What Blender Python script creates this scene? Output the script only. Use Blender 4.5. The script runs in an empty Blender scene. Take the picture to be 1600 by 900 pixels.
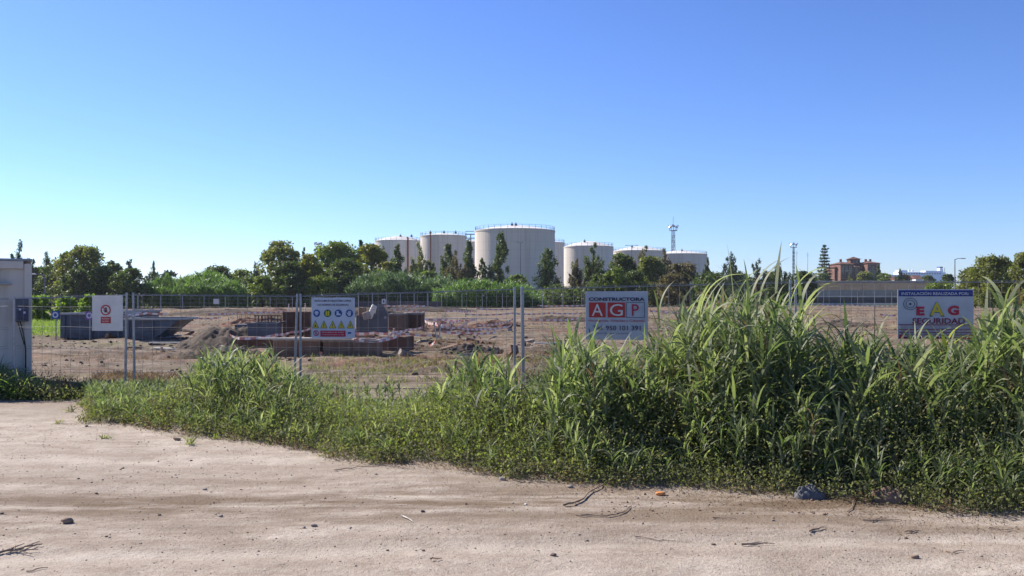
import bpy, bmesh, math, random
import numpy as np
from mathutils import Vector, Matrix

# ------------------------------------------------------------------ camera, sky, sun, exposure
S = bpy.context.scene
COL = S.collection
R = math.radians
F, CX, HY, EYE = 1390.0, 800.0, 462.0, 1.85          # focal length in photo pixels, centre, horizon row, eye height

cam_d = bpy.data.cameras.new('camera')
cam = bpy.data.objects.new('camera', cam_d)
COL.objects.link(cam)
cam.location = (0, 0, EYE)
cam.rotation_euler = (R(90), 0, 0)
cam_d.sensor_width = 36.0
cam_d.lens = 36.0 * F / 1600.0
cam_d.shift_y = (HY - 450.0) / 1600.0
cam_d.clip_start, cam_d.clip_end = 0.1, 20000.0
S.camera = cam

SUN_EL, SUN_AZ = R(37), R(-55)                        # azimuth measured from +Y towards +X
world = bpy.data.worlds.new('World')
S.world = world
world.use_nodes = True
wn = world.node_tree
wn.nodes.clear()
sky = wn.nodes.new('ShaderNodeTexSky')
sky.sky_type = 'NISHITA'
sky.sun_disc = False
sky.sun_elevation = SUN_EL
sky.sun_rotation = SUN_AZ
sky.altitude = 0
sky.air_density = 0.95
sky.dust_density = 0.1
sky.ozone_density = 4.0
gm = wn.nodes.new('ShaderNodeGamma')                  # the camera's deep blue rendering of the clear sky
gm.inputs['Gamma'].default_value = 1.12
hs = wn.nodes.new('ShaderNodeMixRGB')
hs.blend_type = 'MULTIPLY'
hs.inputs[0].default_value = 1.0
hs.inputs[2].default_value = (0.475, 0.54, 0.76, 1)
bg = wn.nodes.new('ShaderNodeBackground')
bg.inputs['Strength'].default_value = 0.10
wo = wn.nodes.new('ShaderNodeOutputWorld')
wn.links.new(sky.outputs[0], gm.inputs[0])
wn.links.new(gm.outputs[0], hs.inputs[1])
wn.links.new(hs.outputs[0], bg.inputs['Color'])
wn.links.new(bg.outputs[0], wo.inputs['Surface'])

SUN = Vector((math.sin(SUN_AZ) * math.cos(SUN_EL), math.cos(SUN_AZ) * math.cos(SUN_EL), math.sin(SUN_EL)))
sl = bpy.data.lights.new('sun', 'SUN')
sl.energy, sl.angle, sl.color = 4.6, R(0.55), (1.0, 0.94, 0.85)
so = bpy.data.objects.new('sun', sl)
COL.objects.link(so)
so.location = (-30, 30, 40)
so.rotation_euler = SUN.to_track_quat('Z', 'Y').to_euler()

S.render.engine = 'CYCLES'
S.view_settings.view_transform = 'Standard'
S.view_settings.look = 'None'
S.view_settings.exposure = 0.9
S.view_settings.gamma = 1.0
S.cycles.max_bounces = 8
S.cycles.transparent_max_bounces = 12
S.cycles.use_denoising = True

rng = np.random.default_rng(7)
random.seed(7)

# ------------------------------------------------------------------ helpers
def PX(px, D):            # sideways position of a photo column at distance D
    return (px - CX) / F * D
def PZ(py, D):            # height of a photo row at distance D
    return EYE + (HY - py) / F * D
def GD(py):               # distance of flat ground seen at a photo row
    return EYE * F / (py - HY)

_T = np.random.default_rng(3).random((256, 256))
def vnoise(x, y):
    xi = np.floor(x).astype(int); yi = np.floor(y).astype(int)
    fx = x - xi; fy = y - yi
    fx = fx * fx * (3 - 2 * fx); fy = fy * fy * (3 - 2 * fy)
    g = lambda a, b: _T[a % 256, b % 256]
    return (g(xi, yi) * (1 - fx) + g(xi + 1, yi) * fx) * (1 - fy) + (g(xi, yi + 1) * (1 - fx) + g(xi + 1, yi + 1) * fx) * fy
def fbm(x, y, o=4):
    s, a, t = 0, 1.0, 0
    for i in range(o):
        s = s + a * (vnoise(x * 2 ** i + 17.3 * i, y * 2 ** i + 5.1 * i) - 0.5); t += a; a *= 0.5
    return s / t
def sst(a, b, v):
    t = np.clip((v - a) / (b - a), 0, 1)
    return t * t * (3 - 2 * t)

FRONT_X = np.array([-0.9, -0.44, -0.40, -0.35, -0.26, -0.18, 0.0, 0.14, 0.34, 0.5, 0.65]) # x / y slope
FRONT_Y = np.array([14.5, 13.0, 12.3, 12.0, 11.2, 10.0, 9.2, 8.7, 8.25, 7.9, 7.7])
def front(x, y):          # distance at which the weed bank begins
    return np.interp(x / np.maximum(y, 1), FRONT_X, FRONT_Y)

def gz(x, y):             # ground height
    x = np.asarray(x, float); y = np.asarray(y, float)
    site = sst(17, 22, y)
    near = 0.017 * fbm(x / 1.1, y / 1.1) * 1.2 + 0.09 * fbm(x / 5, y / 3.2, 2) + 0.016 * fbm(x / 0.22, y / 0.18, 4)
    rut = -0.018 * np.exp(-((y - 6.55 - 0.03 * x - 0.18 * np.sin(x * .35)) / 0.2) ** 2) - 0.02 * np.exp(-((y - 8.0 + 0.32 * x - 0.04 * x * x) / 0.22) ** 2) * sst(2, -1, x)
    bank = 0.07 * sst(0, 1.3, y - front(x, y)) * sst(-6.5, -4.5, x)
    far = 0.26 * fbm(x / 5, y / 4) + 0.30 * fbm(x / 1.5, y / 1.1, 4) + 0.16 * fbm(x / 9, y / 1.6, 3) + .22 * np.maximum(fbm(x / .7 + 9, y / .6, 3), .1)
    f = sst(140, 180, y)
    return (near + rut + bank) * (1 - site) + far * site * (1 - f) - 0.04 * site

def link(o, parent=None):
    COL.objects.link(o)
    if parent is not None: o.parent = parent
    return o
def tag(o, label=None, cat=None, group=None, kind=None):
    if label: o['label'] = label
    if cat: o['category'] = cat
    if group: o['group'] = group
    if kind: o['kind'] = kind
    return o
def thing(name, label, cat, loc=(0, 0, 0), rz=0.0, group=None):
    o = bpy.data.objects.new(name, None)
    o.empty_display_size = 0.2
    link(o); o.location = loc; o.rotation_euler = (0, 0, rz)
    return tag(o, label, cat, group)
def np_mesh(name, V, Fc, mat, parent=None, smooth=False, mids=None):
    """V (n,3), Fc (m,k) faces of equal size."""
    V = np.asarray(V, np.float32).reshape(-1, 3); Fc = np.asarray(Fc, np.int32)
    k = Fc.shape[1]
    me = bpy.data.meshes.new(name)
    me.vertices.add(len(V)); me.vertices.foreach_set('co', V.ravel())
    me.loops.add(Fc.size); me.loops.foreach_set('vertex_index', Fc.ravel())
    me.polygons.add(len(Fc)); me.polygons.foreach_set('loop_start', np.arange(0, Fc.size, k, dtype=np.int32))
    me.polygons.foreach_set('loop_total', np.full(len(Fc), k, np.int32))
    mats = mat if isinstance(mat, (list, tuple)) else [mat]
    for m in mats: me.materials.append(m)
    if mids is not None: me.polygons.foreach_set('material_index', np.asarray(mids, np.int32))
    if smooth: me.polygons.foreach_set('use_smooth', np.ones(len(Fc), bool))
    me.update(calc_edges=True); me.validate()
    return link(bpy.data.objects.new(name, me), parent)

class MB:
    """collects shapes for ONE mesh object"""
    def __init__(s): s.bm = bmesh.new(); s.mi = 0
    def _mark(s, n0):
        s.bm.faces.ensure_lookup_table()
        for f in s.bm.faces[n0:]: f.material_index = s.mi
    def box(s, c, d, rz=0.0, bev=0.0, rx=0.0, ry=0.0):
        n0 = len(s.bm.faces)
        M = Matrix.Translation(c) @ Matrix.Rotation(rz, 4, 'Z') @ Matrix.Rotation(rx, 4, 'X') @ Matrix.Rotation(ry, 4, 'Y') @ Matrix.Diagonal((d[0], d[1], d[2], 1))
        r = bmesh.ops.create_cube(s.bm, size=1, matrix=M)
        if bev > 0:
            ed = list({e for v in r['verts'] for e in v.link_edges})
            bmesh.ops.bevel(s.bm, geom=ed, offset=bev, segments=1, affect='EDGES')
        s._mark(n0); return s
    def tube(s, pts, rad, n=8, cap=True):
        n0 = len(s.bm.faces)
        pts = [Vector(p) for p in pts]
        if not hasattr(rad, '__len__'): rad = [rad] * len(pts)
        rings = []
        for i, p in enumerate(pts):
            t = (pts[min(i + 1, len(pts) - 1)] - pts[max(i - 1, 0)]).normalized()
            u = t.cross(Vector((0, 0, 1)))
            if u.length < 0.05: u = t.cross(Vector((0, 1, 0)))
            u.normalize(); w = t.cross(u)
            rings.append([s.bm.verts.new(p + (u * math.cos(a) + w * math.sin(a)) * rad[i]) for a in [2 * math.pi * k / n for k in range(n)]])
        for a, b in zip(rings[:-1], rings[1:]):
            for k in range(n): s.bm.faces.new((a[k], a[(k + 1) % n], b[(k + 1) % n], b[k]))
        if cap:
            s.bm.faces.new(rings[0][::-1]); s.bm.faces.new(rings[-1])
        s._mark(n0); return s
    def poly(s, pts, axis_depth=None):
        """a flat polygon, or a prism when axis_depth (a vector) is given"""
        n0 = len(s.bm.faces)
        a = [s.bm.verts.new(p) for p in pts]
        s.bm.faces.new(a)
        if axis_depth is not None:
            b = [s.bm.verts.new(Vector(p) + Vector(axis_depth)) for p in pts]
            s.bm.faces.new(b[::-1])
            for i in range(len(a)):
                j = (i + 1) % len(a)
                s.bm.faces.new((a[i], b[i], b[j], a[j]))
        s._mark(n0); return s
    def lathe(s, prof, n=48, c=(0, 0, 0)):
        n0 = len(s.bm.faces)
        rings = []
        for r, z in prof:
            if r < 1e-5: rings.append([s.bm.verts.new((c[0], c[1], c[2] + z))])
            else: rings.append([s.bm.verts.new((c[0] + r * math.cos(2 * math.pi * k / n), c[1] + r * math.sin(2 * math.pi * k / n), c[2] + z)) for k in range(n)])
        for a, b in zip(rings[:-1], rings[1:]):
            for k in range(n):
                j = (k + 1) % n
                if len(a) == 1 and len(b) == 1: continue
                if len(a) == 1: s.bm.faces.new((a[0], b[j], b[k]))
                elif len(b) == 1: s.bm.faces.new((a[k], a[j], b[0]))
                else: s.bm.faces.new((a[k], a[j], b[j], b[k]))
        s._mark(n0); return s
    def build(s, name, mat, parent=None, smooth=False):
        bmesh.ops.recalc_face_normals(s.bm, faces=s.bm.faces[:])
        me = bpy.data.meshes.new(name)
        s.bm.to_mesh(me); s.bm.free()
        for m in (mat if isinstance(mat, (list, tuple)) else [mat]): me.materials.append(m)
        if smooth:
            for p in me.polygons: p.use_smooth = True
            try: me.set_sharp_from_angle(angle=R(35))
            except Exception: pass
        return link(bpy.data.objects.new(name, me), parent)

# ------------------------------------------------------------------ materials
def new_mat(name):
    m = bpy.data.materials.new(name); m.use_nodes = True
    nt = m.node_tree; nt.nodes.clear()
    out = nt.nodes.new('ShaderNodeOutputMaterial')
    b = nt.nodes.new('ShaderNodeBsdfPrincipled')
    nt.links.new(b.outputs[0], out.inputs['Surface'])
    return m, nt, b, out
def N(nt, t, **kw):
    n = nt.nodes.new(t)
    for k, v in kw.items():
        if k in n.inputs: n.inputs[k].default_value = v
        else: setattr(n, k, v)
    return n
def ramp(nt, fac, stops):
    r = nt.nodes.new('ShaderNodeValToRGB')
    while len(r.color_ramp.elements) < len(stops): r.color_ramp.elements.new(0.5)
    for e, (p, c) in zip(r.color_ramp.elements, stops):
        e.position = p; e.color = (*c, 1) if len(c) == 3 else c
    nt.links.new(fac, r.inputs[0])
    return r.outputs[0]
def mix(nt, fac, a, b, mode='MIX'):
    m = nt.nodes.new('ShaderNodeMixRGB'); m.blend_type = mode
    for i, v in ((0, fac), (1, a), (2, b)):
        if isinstance(v, (int, float)): m.inputs[i].default_value = v
        elif isinstance(v, tuple): m.inputs[i].default_value = (*v, 1)
        else: nt.links.new(v, m.inputs[i])
    return m.outputs[0]
def mathn(nt, op, a, b=None, clamp=False):
    m = nt.nodes.new('ShaderNodeMath'); m.operation = op; m.use_clamp = clamp
    for i, v in ((0, a), (1, b)):
        if v is None: continue
        if isinstance(v, (int, float)): m.inputs[i].default_value = v
        else: nt.links.new(v, m.inputs[i])
    return m.outputs[0]
def mat(name, col, rough=0.7, metal=0.0, var=0.25, scale=3.0, bump=0.0, stretch=(1, 1, 1), spec=0.3, col2=None):
    m, nt, b, out = new_mat(name)
    tc = N(nt, 'ShaderNodeTexCoord'); mp = N(nt, 'ShaderNodeMapping')
    mp.inputs['Scale'].default_value = stretch
    nt.links.new(tc.outputs['Object'], mp.inputs[0])
    no = N(nt, 'ShaderNodeTexNoise', Scale=scale, Detail=6.0, Roughness=0.62)
    nt.links.new(mp.outputs[0], no.inputs['Vector'])
    c2 = col2 or tuple(c * (1 - var) for c in col)
    c3 = tuple(min(1, c * (1 + var * 0.5)) for c in col)
    nt.links.new(ramp(nt, no.outputs['Fac'], [(0.3, c2), (0.52, col), (0.75, c3)]), b.inputs['Base Color'])
    b.inputs['Roughness'].default_value = rough; b.inputs['Metallic'].default_value = metal
    b.inputs['Specular IOR Level'].default_value = spec
    if bump:
        bp = N(nt, 'ShaderNodeBump', Strength=bump, Distance=0.05)
        nt.links.new(no.outputs['Fac'], bp.inputs['Height']); nt.links.new(bp.outputs[0], b.inputs['Normal'])
    return m
def leaf_mat(name, cols, trans=0.45, rough=0.5, nscale=0.6, spec=0.35, tcol=None):
    """foliage: colour varies from leaf to leaf and slowly through the plant; light passes through the blades"""
    m, nt, b, out = new_mat(name)
    g = N(nt, 'ShaderNodeNewGeometry'); tc = N(nt, 'ShaderNodeTexCoord')
    no = N(nt, 'ShaderNodeTexNoise', Scale=nscale, Detail=3.0)
    nt.links.new(tc.outputs['Object'], no.inputs['Vector'])
    f = mathn(nt, 'ADD', mathn(nt, 'MULTIPLY', g.outputs['Random Per Island'], 0.55), mathn(nt, 'MULTIPLY', no.outputs['Fac'], 0.5), True)
    n = len(cols)
    c = ramp(nt, f, [(0.15 + 0.7 * i / (n - 1), cc) for i, cc in enumerate(cols)])
    nt.links.new(c, b.inputs['Base Color'])
    b.inputs['Roughness'].default_value = rough; b.inputs['Specular IOR Level'].default_value = spec
    tr = N(nt, 'ShaderNodeBsdfTranslucent')
    nt.links.new(mix(nt, 1.0, c, tcol or (1.5, 1.6, 0.8), 'MULTIPLY'), tr.inputs['Color'])
    ms = N(nt, 'ShaderNodeMixShader'); ms.inputs[0].default_value = trans
    nt.links.new(b.outputs[0], ms.inputs[1]); nt.links.new(tr.outputs[0], ms.inputs[2])
    nt.links.new(ms.outputs[0], out.inputs['Surface'])
    return m

M = {}
M['galv'] = mat('galvanised', (0.30, 0.31, 0.33), 0.42, 0.55, 0.25, 14)
M['wire'] = mat('wire', (0.24, 0.24, 0.24), 0.5, 0.3, 0.2, 10)
M['concrete'] = mat('concrete', (0.30, 0.25, 0.21), 0.9, 0, 0.35, 5, 0.4)
M['conc_dark'] = mat('concrete_dark', (0.20, 0.128, 0.09), 0.95, 0, 0.4, 3, 0.4)
M['conc_grey'] = mat('concrete_grey', (0.115, 0.118, 0.13), 0.9, 0, 0.3, 2.5, 0.3)
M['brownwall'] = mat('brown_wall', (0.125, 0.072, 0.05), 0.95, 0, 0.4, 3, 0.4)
M['skip'] = mat('skip_steel', (0.085, 0.105, 0.135), 0.55, 0.1, 0.4, 1.6, 0.1, (1, 1, 2.5), 0.3, (0.075, 0.06, 0.05))
M['skiprim'] = mat('skip_rim', (0.30, 0.32, 0.34), 0.5, 0.3, 0.3, 4)
M['white'] = mat('white_paint', (0.72, 0.71, 0.68), 0.6, 0, 0.12, 3)
M['offwhite'] = mat('cabin_panel', (0.54, 0.49, 0.42), 0.55, 0, 0.10, 1.5, 0.0, (3, 3, 0.6))
M['signwhite'] = mat('sign_white', (0.62, 0.61, 0.57), 0.45, 0, 0.16, 3)
M['signgrey'] = mat('sign_aluminium', (0.44, 0.455, 0.485), 0.45, 0.0, 0.18, 3)
M['signpale'] = mat('sign_pale_blue', (0.50, 0.53, 0.60), 0.45, 0.0, 0.16, 3)
M['red'] = mat('sign_red', (0.42, 0.035, 0.035), 0.45, 0, 0.12, 4)
M['darkred'] = mat('sign_dark_red', (0.42, 0.02, 0.05), 0.45, 0, 0.12, 4)
M['navy'] = mat('sign_navy', (0.03, 0.04, 0.20), 0.45, 0, 0.1, 4)
M['blue'] = mat('sign_blue', (0.025, 0.075, 0.26), 0.45, 0, 0.1, 4)
M['teal'] = mat('sign_dark_green', (0.03, 0.10, 0.09), 0.45, 0, 0.1, 4)
M['yellow'] = mat('sign_yellow', (0.55, 0.45, 0.03), 0.45, 0, 0.1, 4)
M['black'] = mat('black', (0.02, 0.02, 0.022), 0.55, 0, 0.2, 4)
M['maroon'] = mat('sign_maroon', (0.20, 0.02, 0.06), 0.45, 0, 0.1, 4)
M['ink'] = mat('dark_ink', (0.05, 0.05, 0.09), 0.5, 0, 0.1, 4)
M['purple'] = mat('violet_plastic', (0.22, 0.10, 0.30), 0.5, 0, 0.2, 4)
M['tapered'] = mat('tape_red', (0.55, 0.24, 0.20), 0.45, 0, 0.2, 4)
M['tapewhite'] = mat('tape_white', (0.72, 0.66, 0.62), 0.45, 0, 0.06, 4)
M['timber'] = mat('timber', (0.46, 0.33, 0.22), 0.85, 0, 0.35, 6, 0.2, (1, 1, 6))
M['timberdark'] = mat('timber_dark', (0.10, 0.07, 0.055), 0.9, 0, 0.35, 6, 0.2)
M['stick'] = mat('dead_stick', (0.30, 0.215, 0.15), 0.9, 0, 0.4, 20, 0.3)
M['palestick'] = mat('pale_stick', (0.62, 0.58, 0.50), 0.9, 0, 0.2, 20)
M['rock'] = mat('rock', (0.27, 0.185, 0.13), 0.95, 0, 0.45, 12, 0.6)
M['darkrock'] = mat('dark_lump', (0.15, 0.115, 0.095), 0.95, 0, 0.4, 12, 0.5)
M['bark'] = mat('bark', (0.13, 0.10, 0.075), 0.95, 0, 0.4, 8, 0.4, (1, 1, 0.3))
M['plastic'] = mat('grey_plastic', (0.10, 0.098, 0.10), 0.8, 0, 0.45, 16, 0.2, spec=0.6, col2=(0.05, 0.06, 0.08))
M['orange'] = mat('orange_peel', (0.65, 0.25, 0.08), 0.6, 0, 0.5, 15)
M['soil'] = mat('soil_heap', (0.088, 0.064, 0.047), 0.98, 0, 0.45, 2.5, 0.8)
M['redsoil'] = mat('red_soil', (0.17, 0.092, 0.062), 0.98, 0, 0.45, 2.5, 0.8)
M['pipe'] = mat('rusty_pipe', (0.25, 0.11, 0.08), 0.8, 0.1, 0.3, 2)
M['brick'] = mat('villa_brick', (0.185, 0.095, 0.072), 0.9, 0, 0.3, 0.35)
M['villa_trim'] = mat('villa_stone', (0.42, 0.33, 0.24), 0.9, 0, 0.25, 0.6)
M['rooftile'] = mat('roof_tile', (0.15, 0.072, 0.055), 0.9, 0, 0.3, 0.8)
M['glass'] = mat('dark_glass', (0.03, 0.035, 0.045), 0.12, 0, 0.2, 1, spec=0.6)
M['longwall'] = mat('ochre_wall', (0.62, 0.38, 0.22), 0.95, 0, 0.3, 0.10, 0, (1, 1, 5))
M['coping'] = mat('wall_coping', (0.55, 0.50, 0.44), 0.9, 0, 0.2, 0.5)
M['greywall'] = mat('grey_wall', (0.36, 0.32, 0.27), 0.9, 0, 0.3, 0.15)
M['darkwall'] = mat('dark_wall', (0.10, 0.088, 0.088), 0.95, 0, 0.25, 0.2)
M['hull'] = mat('ship_white', (0.80, 0.81, 0.82), 0.4, 0, 0.04, 0.1)
M['mast'] = mat('mast_steel', (0.17, 0.18, 0.20), 0.6, 0.3, 0.2, 0.5)
M['lamp'] = mat('floodlight', (0.45, 0.47, 0.5), 0.35, 0.3, 0.2, 2)

def tank_mat():
    m, nt, b, out = new_mat('tank_paint')
    tc = N(nt, 'ShaderNodeTexCoord'); mp = N(nt, 'ShaderNodeMapping'); mp.inputs['Scale'].default_value = (0.35, 0.35, 0.02)
    nt.links.new(tc.outputs['Object'], mp.inputs[0])
    n1 = N(nt, 'ShaderNodeTexNoise', Scale=0.9, Detail=5.0, Roughness=0.6); nt.links.new(mp.outputs[0], n1.inputs['Vector'])
    n2 = N(nt, 'ShaderNodeTexNoise', Scale=0.12, Detail=3.0); nt.links.new(tc.outputs['Object'], n2.inputs['Vector'])
    c = ramp(nt, n1.outputs['Fac'], [(0.25, (0.50, 0.45, 0.40)), (0.5, (0.66, 0.61, 0.55)), (0.8, (0.73, 0.685, 0.62))])
    c = mix(nt, mathn(nt, 'MULTIPLY', n2.outputs['Fac'], 0.35), c, (0.66, 0.52, 0.38))
    oi = N(nt, 'ShaderNodeObjectInfo')
    c = mix(nt, mathn(nt, 'MULTIPLY', oi.outputs['Random'], 0.45), c, (0.60, 0.47, 0.35))
    sx = N(nt, 'ShaderNodeSeparateXYZ'); nt.links.new(tc.outputs['Object'], sx.inputs[0])
    # thin weld seams between the plate courses
    fr = mathn(nt, 'FRACT', mathn(nt, 'DIVIDE', sx.outputs[2], 2.4))
    seam = mathn(nt, 'LESS_THAN', fr, 0.05)
    c = mix(nt, mathn(nt, 'MULTIPLY', seam, 0.22), c, (0.3, 0.26, 0.22))
    mp3 = N(nt, 'ShaderNodeMapping'); mp3.inputs['Scale'].default_value = (2.2, 2.2, 0.05)
    nt.links.new(tc.outputs['Object'], mp3.inputs[0])
    n3 = N(nt, 'ShaderNodeTexNoise', Scale=1.0, Detail=4.0, Roughness=0.7); nt.links.new(mp3.outputs[0], n3.inputs['Vector'])
    up = N(nt, 'ShaderNodeMapRange'); up.inputs[1].default_value = 4.0; up.inputs[2].default_value = 22.0; nt.links.new(sx.outputs[2], up.inputs[0])
    c = mix(nt, mathn(nt, 'MULTIPLY', ramp(nt, n3.outputs['Fac'], [(0.50, (0, 0, 0)), (0.72, (0.8, 0.8, 0.8))]), up.outputs[0]), c, (0.36, 0.25, 0.16))
    nt.links.new(c, b.inputs['Base Color']); b.inputs['Roughness'].default_value = 0.65
    return m
M['tank'] = tank_mat()
M['tankroof'] = mat('tank_roof', (0.74, 0.70, 0.64), 0.6, 0, 0.12, 0.3)

def ground_mat():
    m, nt, b, out = new_mat('ground')
    g = N(nt, 'ShaderNodeNewGeometry')
    sp = N(nt, 'ShaderNodeSeparateXYZ'); nt.links.new(g.outputs['Position'], sp.inputs[0])
    X, Y = sp.outputs[0], sp.outputs[1]
    def noise(scale, detail=6, rough=0.6, st=(1, 1, 1), loc=(0, 0, 0)):
        mp = N(nt, 'ShaderNodeMapping'); mp.inputs['Scale'].default_value = st; mp.inputs['Location'].default_value = loc
        nt.links.new(g.outputs['Position'], mp.inputs[0])
        n = N(nt, 'ShaderNodeTexNoise', Scale=scale, Detail=float(detail), Roughness=rough)
        nt.links.new(mp.outputs[0], n.inputs['Vector']); return n.outputs['Fac']
    big = noise(0.5, 6, 0.68, (0.8, 1.15, 1)); mid = noise(2.2, 9, 0.72, (0.8, 1.1, 1)); fine = noise(28, 4, 0.75); grit = noise(90, 2, 0.6)
    c = ramp(nt, mid, [(0.30, (0.26, 0.20, 0.16)), (0.43, (0.385, 0.315, 0.268)), (0.55, (0.475, 0.40, 0.348)), (0.70, (0.56, 0.485, 0.43))])
    c = mix(nt, ramp(nt, big, [(0.36, (0.62, 0.62, 0.62)), (0.56, (0.0, 0.0, 0.0))]), c, (0.33, 0.27, 0.23))
    c = mix(nt, ramp(nt, fine, [(0.50, (0, 0, 0)), (0.70, (0.6, 0.6, 0.6))]), c, (0.20, 0.15, 0.125))
    c = mix(nt, ramp(nt, grit, [(0.60, (0, 0, 0)), (0.74, (0.6, 0.6, 0.6))]), c, (0.58, 0.52, 0.47))
    trk = noise(1.0, 4, 0.55, (0.25, 1.6, 1), (4, 0, 0))
    c = mix(nt, ramp(nt, trk, [(0.38, (0.4, 0.4, 0.4)), (0.50, (0, 0, 0))]), c, (0.30, 0.235, 0.19))
    crumb = noise(9, 7, 0.8, (1, 1.1, 1), (6, 2, 0))
    c = mix(nt, ramp(nt, crumb, [(0.55, (0, 0, 0)), (0.68, (0.65, 0.65, 0.65))]), c, (0.24, 0.18, 0.145))
    c = mix(nt, ramp(nt, crumb, [(0.30, (0.5, 0.5, 0.5)), (0.42, (0, 0, 0))]), c, (0.58, 0.50, 0.45))
    # polished wheel tracks
    yy = mathn(nt, 'SUBTRACT', Y, mathn(nt, 'ADD', mathn(nt, 'MULTIPLY', X, 0.03), mathn(nt, 'MULTIPLY', mathn(nt, 'SINE', mathn(nt, 'MULTIPLY', X, 0.35)), 0.18)))
    for y_c, w_c in ((6.55, .24), (8.05, .22), (10.3, .3)):
        d_ = mathn(nt, 'DIVIDE', mathn(nt, 'ABSOLUTE', mathn(nt, 'SUBTRACT', yy, y_c)), w_c)
        m_ = mathn(nt, 'MULTIPLY', mathn(nt, 'SUBTRACT', 1.0, d_, True), mathn(nt, 'MULTIPLY', mid, big))
        c = mix(nt, mathn(nt, 'MULTIPLY', m_, 1.6, True), c, (0.55, 0.475, 0.42))
        e_ = mathn(nt, 'SUBTRACT', 1.0, mathn(nt, 'MULTIPLY', mathn(nt, 'ABSOLUTE', mathn(nt, 'SUBTRACT', d_, 1.35)), 2.6), True)
        c = mix(nt, mathn(nt, 'MULTIPLY', e_, mathn(nt, 'MULTIPLY', mid, 0.45)), c, (0.29, 0.22, 0.18))
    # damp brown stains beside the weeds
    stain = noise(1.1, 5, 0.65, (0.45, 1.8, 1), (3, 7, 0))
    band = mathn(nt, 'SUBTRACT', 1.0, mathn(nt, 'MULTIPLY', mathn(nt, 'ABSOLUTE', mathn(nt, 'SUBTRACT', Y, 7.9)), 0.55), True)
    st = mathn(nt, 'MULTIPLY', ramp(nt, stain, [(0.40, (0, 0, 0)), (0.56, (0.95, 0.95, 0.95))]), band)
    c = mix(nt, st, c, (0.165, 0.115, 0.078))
    # worked site soil beyond the fence
    s1 = noise(0.35, 8, 0.7, (0.5, 1.8, 1)); s2 = noise(1.7, 8, 0.7, (0.8, 1.6, 1), (9, 1, 0)); s3 = noise(6, 4, 0.7)
    cs = ramp(nt, s1, [(0.28, (0.125, 0.09, 0.068)), (0.45, (0.195, 0.15, 0.12)), (0.60, (0.28, 0.22, 0.18)), (0.8, (0.20, 0.18, 0.11))])
    cs = mix(nt, ramp(nt, s2, [(0.42, (0.7, 0.7, 0.7)), (0.55, (0, 0, 0))]), cs, (0.125, 0.092, 0.068))
    cs = mix(nt, ramp(nt, s3, [(0.60, (0, 0, 0)), (0.74, (0.6, 0.6, 0.6))]), cs, (0.40, 0.34, 0.29))
    s4 = noise(0.9, 5, 0.6, (0.14, 1.9, 1), (1, 5, 0))
    cs = mix(nt, ramp(nt, s4, [(0.40, (0.75, 0.75, 0.75)), (0.50, (0, 0, 0))]), cs, (0.12, 0.082, 0.06))
    red = noise(0.11, 4, 0.6, (1, 1, 1), (2, 8, 0))
    cs = mix(nt, ramp(nt, red, [(0.50, (0, 0, 0)), (0.64, (0.55, 0.55, 0.55))]), cs, (0.26, 0.13, 0.085))
    sgrass = noise(0.16, 6, 0.7, (0.6, 1.5, 1), (20, 3, 0))
    cs = mix(nt, ramp(nt, sgrass, [(0.52, (0, 0, 0)), (0.66, (0.65, 0.65, 0.65))]), cs, (0.20, 0.19, 0.09))
    f = N(nt, 'ShaderNodeMapRange'); f.inputs[1].default_value = 15.0; f.inputs[2].default_value = 19.0
    nt.links.new(mathn(nt, 'ADD', Y, mathn(nt, 'MULTIPLY', big, 3.0)), f.inputs[0])
    c = mix(nt, f.outputs[0], c, cs)
    # soil under the weed bank
    fw = N(nt, 'ShaderNodeMapRange'); fw.inputs[1].default_value = 145.0; fw.inputs[2].default_value = 170.0
    nt.links.new(Y, fw.inputs[0])
    c = mix(nt, fw.outputs[0], c, (0.10, 0.105, 0.05))
    c = mix(nt, 1.0, c, (1.0, 1.0, 0.93), 'MULTIPLY')
    nt.links.new(c, b.inputs['Base Color']); b.inputs['Roughness'].default_value = 0.97
    b.inputs['Specular IOR Level'].default_value = 0.12
    bp = N(nt, 'ShaderNodeBump', Strength=0.9, Distance=0.035)
    hgt = mathn(nt, 'ADD', mathn(nt, 'ADD', mathn(nt, 'MULTIPLY', fine, 0.5), mathn(nt, 'MULTIPLY', grit, 0.22)), mathn(nt, 'MULTIPLY', mid, .9))
    nt.links.new(hgt, bp.inputs['Height']); nt.links.new(bp.outputs[0], b.inputs['Normal'])
    return m

# leaves
M['l_near'] = leaf_mat('reed_grass', [(0.072, 0.100, 0.049), (0.127, 0.161, 0.074), (0.204, 0.229, 0.115), (0.372, 0.358, 0.258)], 0.48, 0.55, 1.2, 0.28, (1.3, 1.5, .75))
M['l_bright'] = leaf_mat('bright_weed', [(0.100, 0.136, 0.038), (0.170, 0.202, 0.058), (0.270, 0.277, 0.096)], 0.48, 0.7, 1.5)
M['l_low'] = leaf_mat('low_weed', [(0.071, 0.084, 0.038), (0.120, 0.137, 0.058), (0.188, 0.193, 0.085), (0.314, 0.285, 0.171)], 0.42, 0.75, 1.5)
M['l_dry'] = leaf_mat('dry_weed', [(0.11, 0.065, 0.04), (0.19, 0.13, 0.075), (0.30, 0.23, 0.14)], 0.3, 0.7, 1.5, 0.2, (1.2, 1.1, 0.8))
M['l_lush'] = leaf_mat('lush_leaf', [(0.10, 0.17, 0.03), (0.16, 0.24, 0.045), (0.22, 0.30, 0.07)], 0.55, 0.6, 0.5, 0.2)
M['l_cane'] = leaf_mat('cane_far', [(0.065, 0.120, 0.035), (0.098, 0.168, 0.050), (0.143, 0.222, 0.069)], 0.45, 0.5, 0.15)
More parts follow.
